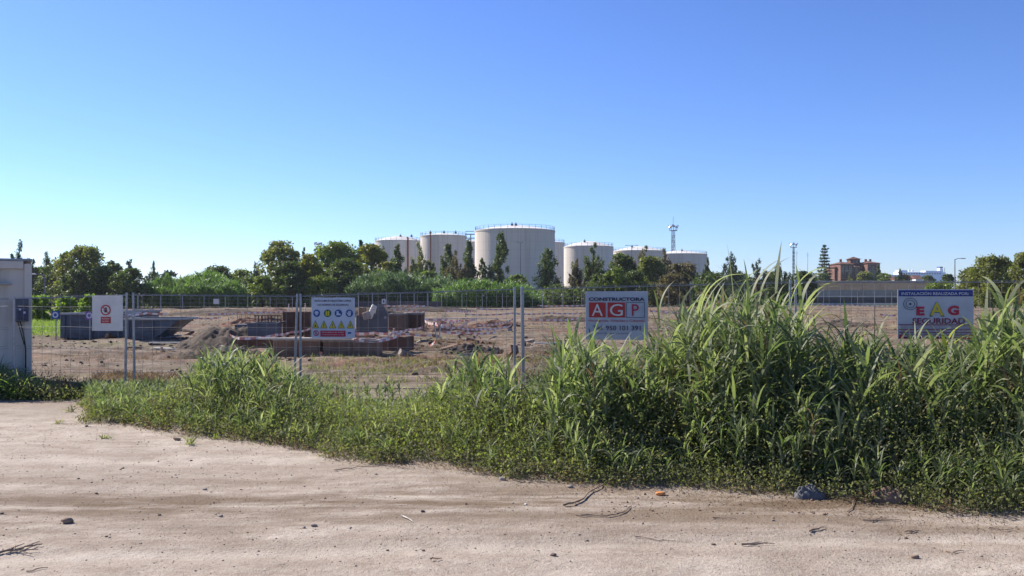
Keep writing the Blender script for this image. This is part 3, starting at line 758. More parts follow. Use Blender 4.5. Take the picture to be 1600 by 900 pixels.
T = [
 ('ragged', 30, 19, 375, 120, 'l_blue', 'dark feathery tree rising directly behind the white cabin'),
 ('ragged', 72, 24, 396, 165, 'l_dark', 'dark feathery tree just right of the white cabin roof'),
 ('broad', 58, 20, 418, 150, 'l_dark', 'low dark tree at the right edge of the white cabin'),
 ('broad', 127, 36, 386, 135, 'l_olive', 'large olive green tree with sky gaps, tallest of the far left trees'),
 ('ragged', 150, 17, 388, 160, 'l_blue', 'bluish feathery tree behind the right side of the large olive tree'),
 ('broad', 175, 17, 409, 150, 'l_dark', 'dark rounded tree right of the large olive tree'),
 ('ragged', 201, 18, 403, 140, 'l_blue', 'pointed feathery tree above the no entry sign and twin posts'),
 ('broad', 205, 20, 420, 130, 'l_dark', 'low dark tree directly behind the twin posts beside the no entry sign'),
 ('ragged', 239, 11, 410, 210, 'l_dark', 'small spiky tree poking above the left end of the cane brake'),
 ('broad', 262, 16, 424, 200, 'l_blue', 'low bluish tree behind the middle of the left cane brake'),
 ('bush', 343, 34, 417, 150, 'l_dark', 'dome shaped dark tree at the right end of the left cane brake'),
 ('broad', 377, 22, 422, 165, 'l_green', 'low green tree between the dark dome and the tall grey green tree'),
 ('ragged', 399, 13, 411, 205, 'l_blue', 'small ragged tree left of the tall grey green tree'),
 ('bush', 410, 22, 432, 140, 'l_green', 'low green bush at the left foot of the tall grey green tree'),
 ('broad', 438, 31, 377, 150, 'l_olive', 'tall grey green tree, highest in the group left of the safety board'),
 ('broad', 448, 25, 410, 143, 'l_dark', 'dark shrubby tree in front of the tall grey green tree'),
 ('ragged', 475, 10, 388, 190, 'l_dark', 'thin dark tree top left of the distant floodlight mast'),
 ('broad', 484, 21, 398, 146, 'l_yellow', 'yellow green tree just left of the safety board post'),
 ('broad', 524, 38, 380, 160, 'l_green', 'broad rounded green tree above the safety board'),
 ('broad', 540, 24, 405, 150, 'l_dark', 'dark tree at the right foot of the broad rounded tree'),
 ('conifer', 558, 11, 377, 185, 'l_dark', 'dark pointed tree between the rounded green and the yellow trees'),
 ('broad', 581, 27, 383, 165, 'l_yellow', 'yellowish tree overlapping the left edge of the first tank'),
 ('broad', 605, 16, 410, 160, 'l_yellow', 'low yellow green tree under the first tank'),
 ('conifer', 620, 14, 384, 190, 'l_dark', 'dark cypress in front of the first tank'),
 ('ragged', 655, 17, 378, 190, 'l_olive', 'ragged olive conifer between the first two tanks'),
 ('bush', 668, 26, 424, 170, 'l_green', 'low round bush under the second tank behind the canes'),
 ('conifer', 696, 17, 384, 185, 'l_dark', 'dark conifer before the middle of the second tank'),
 ('ragged', 713, 17, 394, 180, 'l_brown', 'brown olive ragged tree before the right half of the second tank'),
 ('conifer', 736, 16, 378, 185, 'l_dark', 'dark bushy conifer filling the gap left of the tallest tank'),
 ('conifer', 776, 19, 366, 185, 'l_dark', 'tallest dark cypress standing before the tallest tank'),
 ('conifer', 758, 9, 405, 186, 'l_dark', 'slim small cypress beside the left edge of the tallest tank'),
 ('bush', 808, 22, 430, 172, 'l_green', 'low green bush round the foot of the lamp before the tallest tank'),
 ('conifer', 853, 21, 392, 180, 'l_dark', 'broad dark cypress before the right edge of the tallest tank'),
 ('ragged', 902, 14, 405, 160, 'l_brown', 'thin brownish tree behind the builder sign top left corner'),
 ('ragged', 927, 25, 383, 165, 'l_dark', 'large dark tree above the builder sign with letters A G P'),
 ('broad', 970, 23, 397, 165, 'l_dark', 'dark rounded tree above the right edge of the builder sign'),
 ('broad', 962, 18, 420, 150, 'l_green', 'low olive tree just over the builder sign'),
 ('ragged', 1003, 24, 384, 200, 'l_brown', 'brownish ragged tree in front of the low tank'),
 ('broad', 1015, 24, 402, 170, 'l_olive', 'olive tree under the brownish trees, left of the tall lattice mast'),
 ('ragged', 1038, 20, 391, 200, 'l_brown', 'brownish tree beside the foot of the tall lattice mast'),
 ('broad', 1068, 28, 413, 170, 'l_brown', 'low brown olive tree before the right end tank'),
 ('ragged', 1106, 8, 403, 220, 'l_dark', 'slim dark tree at the right edge of the last tank'),
 ('broad', 1110, 24, 427, 160, 'l_dark', 'low dark tree behind the tallest reed leaves'),
 ('ragged', 1143, 19, 397, 170, 'l_blue', 'thin airy grey tree behind the tallest reeds'),
 ('ragged', 1184, 18, 407, 180, 'l_blue', 'thin airy grey tree right of the tallest reeds'),
 ('ragged', 1217, 18, 408, 180, 'l_dark', 'dark feathery tree left of the slim floodlight mast'),
 ('broad', 1255, 20, 424, 190, 'l_dark', 'low dark tree between the slim mast and the tall tiered conifer'),
 ('norfolk', 1288, 14.5, 384, 385, 'l_blue', 'tall tiered araucaria conifer left of the brick mansion'),
 ('broad', 1287, 13, 428, 370, 'l_dark', 'dark bushy tree at the foot of the tall tiered conifer'),
 ('ragged', 1328, 8, 427, 385, 'l_olive', 'small tree before the left half of the brick mansion'),
 ('broad', 1352, 14, 425, 385, 'l_olive', 'round tree before the right half of the brick mansion'),
 ('conifer', 1372, 6, 415, 390, 'l_dark', 'dark slim tree at the right corner of the brick mansion'),
 ('broad', 1382, 12, 427, 380, 'l_green', 'low green tree right of the brick mansion'),
 ('ragged', 1406, 7, 420, 380, 'l_dark', 'small spiky tree left of the white ship'),
 ('broad', 1415, 10, 430, 380, 'l_brown', 'low brown hedge tree under the left end of the ship'),
 ('broad', 1450, 11, 431, 385, 'l_dark', 'low dark tree under the middle of the ship'),
 ('broad', 1483, 12, 429, 250, 'l_dark', 'dark bush between the ship and the olive trees'),
 ('broad', 1470, 22, 441, 230, 'l_green', 'low green bush behind the security sign'),
 ('broad', 1517, 18, 418, 135, 'l_olive', 'small olive tree at the left of the right hand grove'),
 ('broad', 1551, 32, 401, 130, 'l_olive', 'big rounded olive tree above the right edge of the security sign'),
 ('broad', 1576, 16, 412, 138, 'l_dark', 'dark tree behind the right side of the big rounded olive tree'),
 ('broad', 1602, 24, 396, 125, 'l_olive', 'olive tree cut by the right edge of the picture'),
]
WID = {'broad': 1.12, 'open': 1.2, 'bush': 1.1, 'conifer': 1.12, 'ragged': 1.45, 'norfolk': 1.25}
for a in T: tree(a[0], a[1], a[2] * WID[a[0]], *a[3:7])
# low shrubs on the site side
tree('bush', 62, 26, 462, 64, 'l_lush', 'bright green bush right of the white cabin behind the steel skips', 1.2, seed=5)
tree('bush', 105, 22, 464, 66, 'l_lush', 'bright green bush behind the left steel skip', 1.2, seed=6)
tree('bush', 140, 18, 461, 70, 'l_lush', 'bright green bush behind the no entry sign', 1.2, seed=8)
tree('bush', 885, 55, 452, 150, 'l_dark', 'dark clipped hedge behind the wire panel left of the builder sign', 1.0, name='hedge', seed=9)
tree('bush', 1180, 75, 440, 195, 'l_green', 'long low green thicket behind the tallest reeds', 1.0, name='thicket', seed=10)
tree('bush', 1530, 60, 443, 180, 'l_green', 'low green thicket at the foot of the right hand olive trees', 1.0, name='thicket', seed=12)
for px, hw, top, D, lf, lb, sd in ((385, 34, 436, 149, 'l_dark', 'dark thicket behind the far fence below the grey green tree', 14), (455, 26, 428, 141, 'l_dark', 'dark thicket at the foot of the tall grey green tree', 21),
    (500, 26, 432, 142, 'l_green', 'green thicket left of the safety board post', 22), (530, 24, 425, 147, 'l_dark', 'dark thicket under the broad rounded tree', 23),
    (85, 26, 416, 145, 'l_dark', 'dark thicket behind the bright bushes near the cabin', 24), (120, 26, 420, 128, 'l_dark', 'dark thicket at the foot of the large olive tree', 25), (162, 24, 418, 132, 'l_dark', 'dark thicket just above the no entry sign', 26),
    (190, 22, 428, 126, 'l_dark', 'dark thicket beside the twin posts and no entry sign', 27), (940, 30, 430, 152, 'l_dark', 'dark thicket over the left half of the builder sign', 28), (990, 28, 425, 152, 'l_dark', 'dark thicket over the right edge of the builder sign', 29),
    (1050, 34, 430, 155, 'l_brown', 'brown olive thicket below the lattice mast', 30), (1110, 30, 432, 158, 'l_dark', 'dark thicket below the last tank behind the tall canes', 31), (870, 24, 446, 160, 'l_dark', 'low dark thicket right of the fresh green canes', 32),
    (1155, 24, 428, 190, 'l_blue', 'grey thicket behind the tallest cane', 33), (1205, 24, 425, 192, 'l_dark', 'dark thicket left of the slim mast foot', 34)):
    tree('bush', px, hw * 1.25, top, D, lf, lb, .8, name='thicket', seed=sd)
tree('bush', 250, 26, 436, 175, 'l_dark', 'dark thicket behind the left cane brake', .7, name='thicket', seed=35)
tree('bush', 300, 26, 432, 178, 'l_green', 'green thicket behind the middle of the left cane brake', .7, name='thicket', seed=36)

# ------------------------------------------------------------------ cane brakes (far reed masses)
def canes(px0, px1, D, prof, leaf, seed, depth=14, n=15000):
    r = np.random.default_rng(seed)
    x = r.uniform(PX(px0, D), PX(px1, D), n); y = D + r.uniform(0, depth, n)
    pxs = CX + x / D * F
    topy = np.interp(pxs, [p[0] for p in prof], [p[1] for p in prof])
    hm_ = np.maximum((PZ(0, D) * 0 + EYE + (HY - topy) / F * D) * (0.90 + .9 * fbm(x / 2.0, y / 2.5, 3) + .12 * r.random(n) ** 6), .5)
    hm_ = hm_ * (1 - .25 * (1 - sst(0, 3, y - D)))
    z = hm_ * r.random(n) ** .55
    az = r.uniform(0, 6.28, n); L = r.uniform(.7, 1.3, n); z = np.maximum(z - L * .5, 0)
    V, Fc = blades(np.stack([x, y, z], -1), az, r.uniform(.9, 1.5, n), L, r.uniform(.10, .17, n), r.uniform(.5, 1.9, n), 3, r.normal(0, .6, n))
    o = np_mesh('reeds', V, Fc, M[leaf])
    return tag(o, kind='stuff')
tag(canes(212, 352, 128, [(212, 452), (225, 436), (270, 430), (320, 429), (345, 440), (352, 452)], 'l_cane', 1), 'green cane brake behind the far fence at left', 'cane brake')
tag(canes(535, 700, 140, [(535, 455), (548, 432), (580, 427), (640, 430), (690, 433), (700, 440)], 'l_canegrey', 2), 'grey green cane brake under the left tanks', 'cane brake')
tag(canes(675, 850, 133, [(675, 448), (690, 440), (740, 437), (800, 440), (835, 450), (850, 460)], 'l_cane', 3), 'fresh green cane brake under the tallest tank', 'cane brake')


# ------------------------------------------------------------------ air
hz = bpy.data.materials.new('haze'); hz.use_nodes = True
nt = hz.node_tree; nt.nodes.clear()
ho = nt.nodes.new('ShaderNodeOutputMaterial'); hv_ = nt.nodes.new('ShaderNodeVolumePrincipled')
hv_.inputs['Color'].default_value = (0.86, 0.92, 1.0, 1); hv_.inputs['Density'].default_value = 0.00011; hv_.inputs['Anisotropy'].default_value = 0.3
nt.links.new(hv_.outputs[0], ho.inputs['Volume'])
HAZE = MB().box((0, 1700, 22), (7000, 4700, 50)).build('haze', hz)
tag(HAZE, kind='stuff')

# ------------------------------------------------------------------ lettering
def lettering(txt, m, parent, x, z, h, width=None, y=-0.012, name='lettering', bold=0.0, depth=0.0015):
    cu = bpy.data.curves.new(name, 'FONT')
    cu.body = txt; cu.size = h * 1.38; cu.align_x = 'CENTER'; cu.align_y = 'CENTER'
    cu.extrude = depth; cu.offset = bold; cu.resolution_u = 3
    o = bpy.data.objects.new('tmp', cu); COL.objects.link(o)
    bpy.context.view_layer.update()
    me = bpy.data.meshes.new_from_object(o.evaluated_get(bpy.context.evaluated_depsgraph_get()))
    bpy.data.objects.remove(o); bpy.data.curves.remove(cu)
    n = len(me.vertices); co = np.empty(n * 3, np.float32); me.vertices.foreach_get('co', co); co = co.reshape(-1, 3)
    c = (co.max(0) + co.min(0)) / 2
    w = co[:, 0].max() - co[:, 0].min()
    k = (width / w) if width else 1.0
    kh = h / max(co[:, 1].max() - co[:, 1].min(), 1e-6) if len(txt) > 0 else 1
    new = np.stack([(co[:, 0] - c[0]) * k + x, -(co[:, 2]) + y, (co[:, 1] - c[1]) * kh + z], -1)
    me.vertices.foreach_set('co', new.astype(np.float32).ravel()); me.update()
    me.name = name; me.materials.clear(); me.materials.append(M[m])
    return link(bpy.data.objects.new(name, me), parent)
def plate(name, m, parent, x0, x1, z0, z1, y, th=.004):
    return MB().box(((x0 + x1) / 2, y, (z0 + z1) / 2), (x1 - x0, th, z1 - z0)).build(name, M[m], parent)
def disc(name, m, parent, x, z, r, y, r_in=0, th=.004, n=36, sx=1.0):
    mb = MB()
    for k in range(n):
        a, b_ = 2 * math.pi * k / n, 2 * math.pi * (k + 1) / n
        p = lambda r_, a_: (x + sx * r_ * math.cos(a_), y, z + r_ * math.sin(a_))
        if r_in: mb.poly([p(r_in, a), p(r, a), p(r, b_), p(r_in, b_)], (0, th, 0))
        else: mb.poly([p(0, 0), p(r, a), p(r, b_)], (0, th, 0))
    bmesh.ops.remove_doubles(mb.bm, verts=mb.bm.verts[:], dist=1e-5)
    return mb.build(name, M[m], parent)
def shape2d(name, m, parent, pts, y, th=.003):
    return MB().poly([(p[0], y, p[1]) for p in pts], (0, th, 0)).build(name, M[m], parent)

# ------------------------------------------------------------------ near wire fence
FP = [(-160, 16.8, 463, 'single'), (18, 16.7, 463, 'single'), (203, 16.5, 457, 'pair'), (467, 16.3, 459, 'pair'),
      (810, 16.0, 448, 'pair'), (1239, 15.3, 437, 'pair'), (1700, 14.7, 436, 'pair')]
def FD(px): return float(np.interp(px, [p[0] for p in FP], [p[1] for p in FP]))
lab = {0: ('mesh fence panel at the extreme left edge in front of the white cabin', 0), 1: ('mesh fence panel carrying the white no entry sign beside the cabin', 0),
       2: ('mesh fence panel between the first twin posts and the pair at the safety board', 0), 3: ('mesh fence panel carrying the safety board with round blue symbols', 0),
       4: ('mesh fence panel carrying the builder sign with letters A G P', 0), 5: ('mesh fence panel half buried in reeds carrying the security sign', 0)}
for k in range(len(FP) - 1):
    (pa, da, ta, _), (pb, db, tb2, _) = FP[k], FP[k + 1]
    a = Vector((PX(pa, da), da, 0)); b_ = Vector((PX(pb, db), db, 0))
    ha, hb = PZ(ta, da), PZ(tb2, db)
    d = b_ - a; L = d.length; ang = math.atan2(d.y, d.x)
    t = thing('mesh_fence', lab[k][0], 'fence panel', a, ang, 'temporary wire mesh fence panels along the road')
    OA = {0: .05, 1: .05, 2: .062, 3: .030, 4: .068, 5: .045}[k]; OB = {0: .05, 1: .062, 2: .030, 3: .068, 4: .045, 5: .05}[k]
    off = OA
    z0 = .16
    H = lambda x: ha + (hb - ha) * x / L
    # the panel's own two uprights
    for s_, xx in ((0, OA), (1, L - OB)):
        lean = ([0, 0, -.03, .0, -.02, 0][k] if s_ == 0 else [0, .03, .06, 0.0, 0, 0][k])
        if k == 0 and s_ == 1: continue
        ztop = H(xx)
        rr = .021 if not (k == 4 and s_ == 0) else .031
        MB().tube([(xx - lean, 0, .0), (xx - (0 if s_ else .0), 0, ztop - .02), (xx, 0, ztop)], [rr * 1.15, rr, rr * .9], 10).build('post', M['galv'], t)
    r = np.random.default_rng(40 + k)
    mb = MB()
    sp = .18
    nv = int((L - 2 * off) / sp)
    wr = .0030 if k in (4,) else .0024
    for i_ in range(1, nv):
        x = off + (L - 2 * off) * i_ / nv
        mb.tube([(x, 0, z0), (x + r.normal(0, .006), r.normal(0, .012), 1.1), (x, 0, H(x) - .03)], wr, 4, False)
    fr = MB()
    fr.tube([(OA, .006, z0), (L - OB, .006, z0)], .005, 6).tube([(OA, .006, H(0) - .05), (L - OB, .006, H(L) - .05)], .009, 6)
    fr.build('frame', M['galv'], t)
    for z, rz_ in ((0, .004), (.42, .0028), (.86, .0028), (1.22, .0028), (1.60, .0028), (-1, .003)):
        zz = z0 + .005 if z == 0 else (None if z == -1 else z)
        pts = []
        for i_ in range(13):
            x = off + (L - 2 * off) * i_ / 12
            pts.append((x, .004, (H(x) - .03 if zz is None else zz) + r.normal(0, .006)))
        mb.tube(pts, rz_, 5, False)
        if 0 < z:      # the pressed double bends
            mb.tube([(p[0], -.03, p[2] + .045) for p in pts], rz_, 4, False)
    mb.build('wire_mesh', M['wire'], t)
# concrete feet
for k, (px, lb) in enumerate(((203, 'concrete fence foot under the twin posts beside the no entry sign'), (467, 'concrete fence foot under the twin posts beside the safety board'),
                              (812, 'concrete fence foot under the leaning twin posts in mid picture'), (1239, 'concrete fence foot under the posts deep in the reeds'))):
    D = FD(px)
    t = thing('concrete_base_block', lb, 'fence foot', (PX(px, D), D, float(gz(PX(px, D), D))), .02 * k, 'concrete fence feet')
    MB().poly([(-.36, -.13, -.02), (.36, -.13, -.02), (.32, -.11, .13), (-.32, -.11, .13)], (0, .25, 0)).build('block', M['concrete'], t)
    mb = MB()
    for x in (-.09, .09): mb.tube([(x, .01, .12), (x, .01, .15)], .034, 10)
    mb.build('post_socket', M['conc_dark'], t)
    if k == 0: pass
# clamps holding the pairs
for px, py, lb in ((203, 494, 'steel clamp joining the twin posts beside the no entry sign'),):
    D = FD(px) - .04
    t = thing('fence_clamp', lb, 'clamp', (PX(px, D), D, PZ(py, D)))
    MB().box((0, 0, 0), (.2, .06, .035), bev=.008).build('bracket', M['galv'], t)
    MB().tube([(0, -.05, 0), (0, .02, 0)], .012, 6).build('bolt', M['skiprim'], t)

def sign_root(name, label, px0, px1, py0, py1, gap=.035):
    pm = (px0 + px1) / 2
    D = FD(pm) - gap
    k = max(i for i in range(len(FP) - 1) if FP[i][0] <= pm)
    a, b_ = FP[k], FP[k + 1]
    ang = math.atan2(b_[1] - a[1], PX(b_[0], b_[1]) - PX(a[0], a[1]))
    W = (px1 - px0) / F * D; Hh = (py1 - py0) / F * D
    t = thing(name, label, 'sign', (PX(pm, D), D, PZ(py1, D)), ang)
    return t, W, Hh
def board(t, W, Hh, m, ties=True):
    MB().box((0, 0, Hh / 2), (W, .008, Hh), bev=.002).build('board', M[m], t)
    if ties:
        for x in (-W * .46, W * .46):
            for z in (Hh * .04, Hh * .96):
                MB().tube([(x, -.008, z - .012), (x, .03, z), (x, -.008, z + .012)], .003, 5).build('cable_tie', M['black'], t)
# 1 no entry
t, W, Hh = sign_root('no_entry_sign', 'white square board with red ring round a raised hand, on the fence', 143, 193, 462, 517)
board(t, W, Hh, 'signwhite')
u = W / 50
disc('symbol_field', 'signwhite', t, -2.5 * u, Hh - 22.5 * u, 7 * u, -.010)
disc('ring', 'red', t, -2.5 * u, Hh - 22.5 * u, 8.2 * u, -.014, 6.4 * u)
hx_, hz_ = -2.2 * u, Hh - 23 * u
hand = MB()
hand.poly([(hx_ - 2.0 * u, -.013, hz_ - 3.2 * u), (hx_ + 1.6 * u, -.013, hz_ - 3.2 * u), (hx_ + 2.2 * u, -.013, hz_ + .4 * u), (hx_ - 2.2 * u, -.013, hz_ + .4 * u)], (0, .003, 0))
for i_, (x, h) in enumerate(((-1.8, 3.4), (-.7, 4.4), (.4, 4.6), (1.5, 3.8))):
    hand.box((hx_ + x * u, -.0115, hz_ + (.3 + h / 2) * u), (.75 * u, .003, h * u))
hand.poly([(hx_ - 2.0 * u, -.013, hz_ - 2.5 * u), (hx_ - 2.0 * u, -.013, hz_ - .9 * u), (hx_ - 3.9 * u, -.013, hz_ + 1.2 * u), (hx_ - 4.3 * u, -.013, hz_ + .5 * u)], (0, .003, 0))
hand.build('hand_symbol', M['ink'], t)
a_ = math.pi * .75
MB().box((-2.5 * u, -.016, Hh - 22.5 * u), (14 * u, .003, 1.1 * u), 0, 0, 0, R(45)).build('bar', M['red'], t)
plate('text_panel', 'red', t, -10.5 * u, 5.6 * u, Hh - 43 * u, Hh - 33 * u, -.010)
lettering('PROHIBIDO', 'signwhite', t, -2.5 * u, Hh - 36 * u, 2.4 * u, 12.5 * u)
lettering('EL PASO', 'signwhite', t, -2.5 * u, Hh - 40 * u, 2.4 * u, 10 * u)

# 2 safety board
t, W, Hh = sign_root('safety_sign', 'pale blue safety board with blue discs and yellow triangles', 486, 555, 465, 528)
board(t, W, Hh, 'signpale')
u = W / 69
lettering('EN ESTA OBRA ES OBLIGATORIO CUMPLIR', 'ink', t, 0, Hh - 5 * u, 3.0 * u, 58 * u)
lettering('LAS NORMAS DE SEGURIDAD', 'ink', t, 0, Hh - 11.3 * u, 3.0 * u, 50 * u)
for i_, x in enumerate((-26, -8.6, 8.6, 26)):
    c = (x * u, Hh - 24.5 * u)
    dd = disc('mandatory_disc', 'blue' if i_ != 1 else 'teal', t, c[0], c[1], 5.9 * u, -.010, sx=.92 if i_ == 0 else 1)
    q = lambda pts: [(c[0] + a * u, c[1] + b_ * u) for a, b_ in pts]
    if i_ == 0:
        MB().poly([(c[0] + 3.0 * u * math.cos(a), -.014, c[1] + .6 * u + 3.0 * u * math.sin(a)) for a in np.linspace(0, math.pi, 14)], (0, .003, 0)).box((c[0], -.0125, c[1] + .3 * u), (7.6 * u, .003, .8 * u)).poly([(c[0] + 2.1 * u * math.cos(a), -.0145, c[1] - .3 * u + 3.0 * u * math.sin(a)) for a in np.linspace(math.pi, 2 * math.pi, 12)], (0, .003, 0)).build('helmet_symbol', M['signpale'], dd)
    elif i_ == 1:
        MB().poly([(a, -.014, b_) for a, b_ in q([(-3, -3.8), (-.35, -3.8), (-.35, 2), (-1.2, 4), (-2.4, 4), (-3, 2)])], (0, .003, 0)).poly([(a, -.014, b_) for a, b_ in q([(3, -3.8), (3, 2), (2.4, 4), (1.2, 4), (.35, 2), (.35, -3.8)])], (0, .003, 0)).build('vest_symbol', M['yellow'], dd)
    elif i_ == 2:
        shape2d('boot_symbol', 'signpale', dd, q([(-3.5, -3), (3.9, -3), (3.9, -1.6), (2.2, -.4), (.4, .1), (.3, 3.4), (-3, 3.4), (-2.8, 0)]), -.014)
    else:
        mb = MB()
        mb.poly([(a, -.014, b_) for a, b_ in q([(-1.8, -4), (1.8, -4), (2.6, .6), (-2.2, .6)])], (0, .003, 0))
        for x_, h in ((-1.7, 2.6), (-.45, 3.6), (.85, 3.6), (2.1, 2.8)): mb.box((c[0] + x_ * u, -.0125, c[1] + (.5 + h / 2) * u), (.95 * u, .003, h * u))
        mb.poly([(a, -.014, b_) for a, b_ in q([(-2, -2.4), (-2.1, -.4), (-4.1, 1.6), (-4.5, .6)])], (0, .003, 0))
        mb.build('glove_symbol', M['signpale'], dd)
for i_, x in enumerate((-28, -14.5, -.5, 13, 27.5)):
    zb = Hh - 48 * u
    dd = shape2d('warning_triangle', 'ink', t, [((x - 5.6) * u, zb), ((x + 5.6) * u, zb), (x * u, zb + 12.6 * u)], -.010)
    shape2d('triangle_field', 'yellow', dd, [((x - 4.6) * u, zb + .7 * u), ((x + 4.6) * u, zb + .7 * u), (x * u, zb + 11 * u)], -.013)
    if i_ == 0: shape2d('hazard_symbol', 'ink', dd, [((x - 1.5) * u, zb + 2 * u), ((x + 1.5) * u, zb + 2 * u), ((x + .8) * u, zb + 5 * u), (x * u, zb + 7 * u), ((x - .8) * u, zb + 5 * u)], -.016)
    elif i_ == 4: shape2d('hazard_symbol', 'teal', dd, [((x - .8) * u, zb + 1.6 * u), ((x + 1.8) * u, zb + 5 * u), ((x + .2) * u, zb + 5 * u), ((x + .6) * u, zb + 8 * u), ((x - 1.6) * u, zb + 4 * u), ((x - .1) * u, zb + 4 * u)], -.016)
    else: MB().box((x * u, -.0145, zb + 5.2 * u), (.9 * u, .003, 4.4 * u)).box((x * u, -.0145, zb + 1.9 * u), (.9 * u, .003, .9 * u)).build('exclamation_mark', M['ink'], dd)
dd = disc('prohibition_ring', 'darkred', t, -27 * u, Hh - 55.5 * u, 4.4 * u, -.010, 3.3 * u)
MB().box((-27 * u, -.012, Hh - 55.5 * u), (7 * u, .003, .8 * u), ry=R(45)).build('bar', M['darkred'], dd)
MB().box((-27 * u, -.0115, Hh - 55.7 * u), (1.2 * u, .002, 5 * u)).build('walker_symbol', M['ink'], dd)
plate('text_panel', 'darkred', t, -20 * u, 20 * u, Hh - 61 * u, Hh - 51.5 * u, -.010)
lettering('PROHIBIDO EL PASO', 'signpale', t, 0, Hh - 54.2 * u, 1.9 * u, 34 * u)
lettering('A TODA PERSONA AJENA A LA OBRA', 'signpale', t, 0, Hh - 58.2 * u, 1.9 * u, 36 * u)
plate('first_aid_panel', 'blue', t, 23.5 * u, 29 * u, Hh - 56.5 * u, Hh - 53.8 * u, -.010)

# 3 builder sign
t, W, Hh = sign_root('builder_sign', 'grey blue builder sign with two red squares reading A G P', 915, 1012, 455, 531)
board(t, W, Hh, 'signgrey')
u = W / 97
lettering('CONSTRUCTORA', 'ink', t, 0, Hh - 12.5 * u, 5.6 * u, 87 * u, bold=.004)
for ch, x0, x1 in (('A', -43, -17), ('G', -14, 13)):
    p = plate('red_square', 'red', t, x0 * u, x1 * u, Hh - 41 * u, Hh - 17.5 * u, -.010)
    lettering(ch, 'signwhite', p, (x0 + x1) / 2 * u, Hh - 29.4 * u, 18.5 * u, 17 * u if ch == 'A' else 20 * u, name='letter', y=-.015)
p = MB()
x0, x1, z0, z1 = 15 * u, 43 * u, Hh - 41 * u, Hh - 17.5 * u
w_ = .7 * u
p.box(((x0 + x1) / 2, -.010, z0), (x1 - x0 + w_, .004, w_)).box(((x0 + x1) / 2, -.010, z1), (x1 - x0 + w_, .004, w_)).box((x0, -.0115, (z0 + z1) / 2), (w_, .004, z1 - z0)).box((x1, -.0115, (z0 + z1) / 2), (w_, .004, z1 - z0))
p = p.build('outlined_square', M['ink'], t)
lettering('P', 'darkred', p, (x0 + x1) / 2, Hh - 29.4 * u, 18 * u, 10.5 * u, name='letter', y=-.015)
lettering('Hormigones, Viviendas y Cubiertas', 'darkred', t, 0, Hh - 46.5 * u, 4.6 * u, 87 * u)
lettering('Tel. 950 101 391', 'ink', t, 0, Hh - 57.5 * u, 7.2 * u, 74 * u, bold=.001)
lettering('constructora obras y proyectos', 'ink', t, -8 * u, Hh - 66 * u, 2.0 * u, 52 * u)

# 4 security sign
t, W, Hh = sign_root('security_sign', 'security sign with blue header and yellow letter A between red letters', 1405, 1518, 452, 530)
board(t, W, Hh, 'signgrey')
u = W / 113
hb_ = plate('header_band', 'navy', t, -55 * u, 55 * u, Hh - 11 * u, Hh - 1.5 * u, -.010)
lettering('INSTALACIÓN REALIZADA POR:', 'signgrey', hb_, -1 * u, Hh - 6.2 * u, 5.6 * u, 100 * u, y=-.015, bold=.002)
disc('eye_ring', 'ink', t, -37.5 * u, Hh - 23 * u, 9.4 * u, -.010, 8.7 * u, sx=1.12)
disc('eye_ring', 'ink', t, -37.5 * u, Hh - 23 * u, 6.4 * u, -.010, 5.7 * u, sx=1.05)
disc('eye_pupil', 'ink', t, -37.5 * u, Hh - 23 * u, 1.8 * u, -.010)
lettering('E', 'darkred', t, -22.5 * u, Hh - 34 * u, 14 * u, 12 * u, name='letter', bold=.011)
lettering('A', 'ink', t, 2 * u, Hh - 31.5 * u, 22 * u, 22.5 * u, name='letter', bold=.008, y=-.009)
lettering('A', 'yellow', t, 2 * u, Hh - 31 * u, 20 * u, 20 * u, name='letter', bold=.006, y=-.014)
lettering('G', 'darkred', t, 26.5 * u, Hh - 33 * u, 15 * u, 16.5 * u, name='letter', bold=.011)
lettering('SEGURIDAD', 'maroon', t, 4.5 * u, Hh - 49.5 * u, 9 * u, 78 * u, bold=.003)
for j, (cx_, w2) in enumerate(((-37, 34), (0, 38), (38, 33))):
    for i_, z in enumerate((57.5, 60.5, 65, 69.5)):
        lettering(['alarmas y sistemas', 'camaras de vigilancia', 'control de accesos'][(i_ + j) % 3], 'darkred' if i_ % 2 == 0 else 'ink', t, cx_ * u, Hh - z * u, 1.5 * u, w2 * u * .9)
for z in (55.5, 63, 67.5, 71.5):
    plate('rule_line', 'maroon', t, -55 * u, 55 * u, Hh - z * u - .6 * u, Hh - z * u + .6 * u, -.008)
plate('footer_band', 'maroon', t, -55 * u, 26 * u, Hh - 77.3 * u, Hh - 74.2 * u, -.008)
plate('footer_band', 'darkred', t, 26.5 * u, 55 * u, Hh - 77.3 * u, Hh - 74.2 * u, -.008)
disc('corner_emblem', 'darkred', t, -51 * u, Hh - 74 * u, 3.2 * u, -.014)
disc('corner_emblem', 'red', t, 50.5 * u, Hh - 74 * u, 4.0 * u, -.014)

